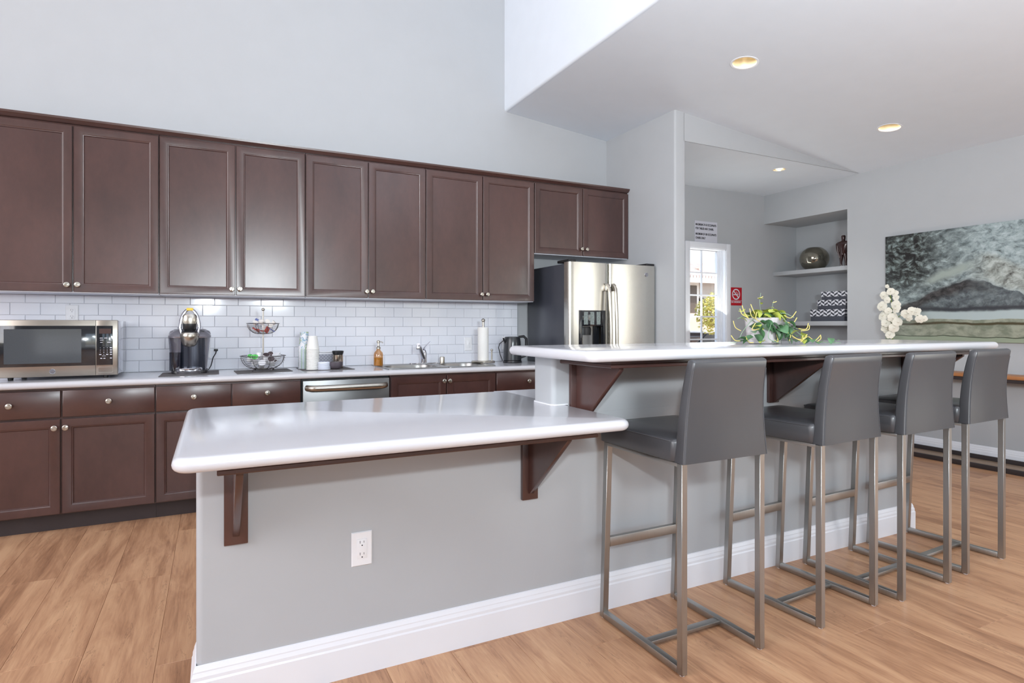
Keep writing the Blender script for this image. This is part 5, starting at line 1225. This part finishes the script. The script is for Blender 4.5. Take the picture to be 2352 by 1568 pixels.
for pts in ([(-.10, .06, .12), (-.125, .06, .135), (-.135, .06, .160)], [(-.095, .06, .115), (-.115, .06, .145), (-.125, .06, .175)], [(-.06, .06, .115), (-.085, .07, .125), (-.095, .07, .160)], [(-.07, .07, .135), (-.08, .07, .155), (-.09, .07, .18)], [(-.05, .08, .10), (-.075, .09, .115), (-.07, .09, .145)],
            [(-.13, .06, .06), (-.155, .06, .075), (-.165, .06, .105)], [(-.14, .08, .015), (-.165, .08, .018), (-.182, .08, .040)], [(-.06, .1, .07), (-.10, .11, .065), (-.085, .11, .095)], [(-.09, .1, .008), (-.11, .1, .010), (-.125, .1, .035)], [(.07, .05, .13), (.10, .05, .118), (.125, .05, .148)], [(.08, .05, .10), (.11, .05, .095), (.128, .05, .12)],
            [(.12, .08, .07), (.155, .08, .068), (.165, .08, .095)], [(.13, .08, .06), (.165, .08, .065), (.17, .08, .085)], [(.09, .09, .03), (.13, .09, .022), (.155, .09, .045)], [(.08, .1, .04), (.12, .1, .018), (.15, .1, .035)], [(.12, .1, .01), (.13, .1, .02), (.13, .1, .04)], [(.16, .09, .035), (.19, .09, .018), (.215, .09, .042)], [(.19, .1, .01), (.21, .1, .025), (.208, .1, .042)], [(-.03, .0, .21), (-.015, 0, .2125), (-.005, 0, .218)], [(.04, 0, .190), (.05, 0, .192), (.058, 0, .195)], [(.06, .1, .055), (.075, .1, .04), (.07, .1, .015)], [(.0, .11, .02), (.015, .11, .012), (.01, .11, .045)]):
    vine([(a_, d_, max(h_, 0.004)) for a_, d_, h_ in pts], 0.0019, ty, 'tendril')

# ------------------------------------------------------------------ outside the hall window
GZ = -0.45
b = bm_new(); box(b, -60, 120, 5.6, 140, GZ - 0.5, GZ); box(b, -60, 120, -120, -5.6, GZ - 0.5, GZ); box(b, 7.2, 120, -5.6, 5.6, GZ - 0.5, GZ); box(b, -60, -4.9, -5.6, 5.6, GZ - 0.5, GZ)
struct('ground', b, plain('pale_concrete_outside', srgb(190, 186, 178), 0.9, var=0.05, scale=0.6))
stucco = plain('beige_stucco', srgb(186, 178, 170), 0.9); peach = plain('peach_stucco', srgb(222, 196, 176), 0.9); wt_ = plain('white_stucco_trim', srgb(232, 228, 220), 0.8); brn_ = plain('brown_door_paint', srgb(88, 76, 66), 0.6); tl = plain('clay_roof_tile', srgb(222, 202, 188), 0.85, var=0.2, scale=3)
t = thing('neighbour_house', 'beige stucco house with clay tiled roofs seen through the window', 'house', (19, 18, GZ))
b = bm_new(); box(b, 15.0, 24.0, 18.0, 26.0, GZ, 3.10); obj('wall', b, stucco, t)
b = bm_new(); prism(b, [(17.5, 3.05), (17.6, 3.0), (21.5, 4.1), (26.2, 3.05)], 14.6, 24.4, 'x'); rf = obj('roof', b, tl, t)
b = bm_new()
for i in range(60): lathe(b, [(0.07, 0), (0.07, 0.001)], (14.7 + i * 0.16, 17.45, 3.08), 8, ax='y'); tube(b, [(14.7 + i * 0.16, 17.46, 3.08), (14.7 + i * 0.16, 21.5, 4.16)], 0.065, 6)
obj('roof_tiles', b, tl, rf, kind='stuff')
b = bm_new(); box(b, 14.6, 24.4, 17.44, 17.50, 2.86, 3.05); obj('fascia', b, wt_, t)
b = bm_new(); prism(b, [(18.5, 3.2), (23.6, 3.2), (23.6, 4.6), (22.0, 5.0), (18.5, 3.62)], 19.0, 19.3, 'y'); obj('gable', b, peach, t)
b = bm_new(); box(b, 17.62, 17.82, 20.2, 20.5, 3.4, 4.0); obj('chimney', b, plain('red_brown_flue', srgb(150, 90, 76), 0.8), t)
b = bm_new(); box(b, 16.55, 17.45, 17.93, 18.02, 1.55, 2.95, 0.01); w_f = obj('window', b, wt_, t)
b = bm_new(); box(b, 16.68, 17.32, 17.90, 17.94, 1.68, 2.78); obj('pane', b, brn_, w_f)
b = bm_new(); box(b, 15.0, 17.6, 17.2, 18.0, 0.95, 1.50); obj('balcony', b, peach, t)
b = bm_new(); box(b, 15.0, 24.0, 17.15, 17.98, 0.62, 0.95); obj('beam', b, wt_, t)
b = bm_new(); box(b, 15.8, 17.25, 17.9, 17.99, GZ, 0.60); obj('garage_door', b, brn_, t)
b = bm_new(); box(b, 17.30, 17.40, 17.88, 17.99, GZ, 0.62); obj('post', b, wt_, t)
b = bm_new(); box(b, 17.52, 17.66, 17.86, 17.99, 2.05, 2.30, 0.02); obj('wall_lamp', b, M['black'], t)
b = bm_new(); box(b, 17.50, 17.80, 17.9, 17.99, 1.65, 1.98, 0.01); obj('notice_panel', b, wt_, t)
# tree
t = thing('street_tree', 'small yellow green tree with a staked trunk outside the window', 'tree', (13.35, 12.6, GZ))
b = bm_new(); tube(b, [(13.35, 12.6, GZ), (13.34, 12.6, 0.9), (13.38, 12.62, 1.5)], [0.055, 0.045, 0.03], 8); tr_ = obj('trunk', b, plain('pale_bark', srgb(190, 150, 118), 0.9), t)
b = bm_new(); tube(b, [(13.95, 12.5, GZ), (13.93, 12.5, 0.85)], 0.03, 8); tube(b, [(13.36, 12.58, 0.55), (13.94, 12.48, 0.35)], 0.012, 6); obj('stake', b, tr_.data.materials[0], t)
b = bm_new(); rr = random.Random(3)
for i in range(5200):
    k_ = rr.random(); c_ = [(13.35, 12.6, 1.45, 0.85), (12.95, 12.7, 1.55, 0.55), (13.9, 12.6, 1.85, 0.8), (14.1, 12.9, 2.5, 0.6)][int(k_ * 4)]
    while True:
        v_ = Vector((rr.uniform(-1, 1), rr.uniform(-1, 1), rr.uniform(-1, 1)))
        if v_.length < 1: break
    p_ = Vector(c_[:3]) + v_ * c_[3] * (1 if v_.z > -0.6 else 0.8)
    u1 = Vector((rr.uniform(-1, 1), rr.uniform(-1, 1), rr.uniform(-1, 1))).normalized() * 0.055; u2 = u1.orthogonal().normalized() * 0.032
    b.faces.new([b.verts.new(q_) for q_ in (p_ - u1, p_ - u2, p_ + u1, p_ + u2)])
obj('foliage', b, plain('yellow_green_leaves', srgb(228, 212, 120), 0.7, var=0.35, scale=2), t, kind='stuff', smooth=False)
# parked car
t = thing('parked_car', 'red and white parked car partly seen at the bottom of the window', 'car', (15.2, 15.6, GZ))
def car_sec(x, zs): return [(x, y, GZ + z) for y, z in zs]
body = plain('red_car_paint', srgb(170, 40, 44), 0.25, coat=0.8)
b = bm_new(); pr_ = [(-2.1, 0.35), (-2.15, 0.6), (-2.0, 0.78), (-0.9, 0.92), (1.6, 0.95), (2.1, 0.85), (2.15, 0.5), (2.1, 0.35)]
prism(b, [(15.2 + a, GZ + c) for a, c in pr_], 14.75, 16.45, 'y'); bmesh.ops.bevel(b, geom=b.edges[:], offset=0.06, segments=2, affect='EDGES'); obj('body', b, body, t)
b = bm_new(); prism(b, [(15.2 - 0.95, GZ + 0.90), (15.2 - 0.35, GZ + 1.38), (15.2 + 1.0, GZ + 1.42), (15.2 + 1.7, GZ + 0.93)], 14.9, 16.3, 'y'); bmesh.ops.bevel(b, geom=b.edges[:], offset=0.05, segments=2, affect='EDGES'); cb_ = obj('cabin', b, M['blackgloss'], t)
b = bm_new(); box(b, 15.2 - 0.40, 15.2 + 1.05, 14.88, 16.32, GZ + 1.37, GZ + 1.43, 0.03); obj('roof', b, wt_, t)
for x in (13.85, 16.55):
    for y in (14.78, 16.42):
        b = bm_new(); lathe(b, [(0.32, -0.1), (0.33, 0), (0.32, 0.1)], (x, y, GZ + 0.33), 20, ax='y'); wh = obj('wheel', b, M['black'], t)
b = bm_new(); box(b, 15.0, 40, 17.0, 17.08, GZ, GZ + 0.02)
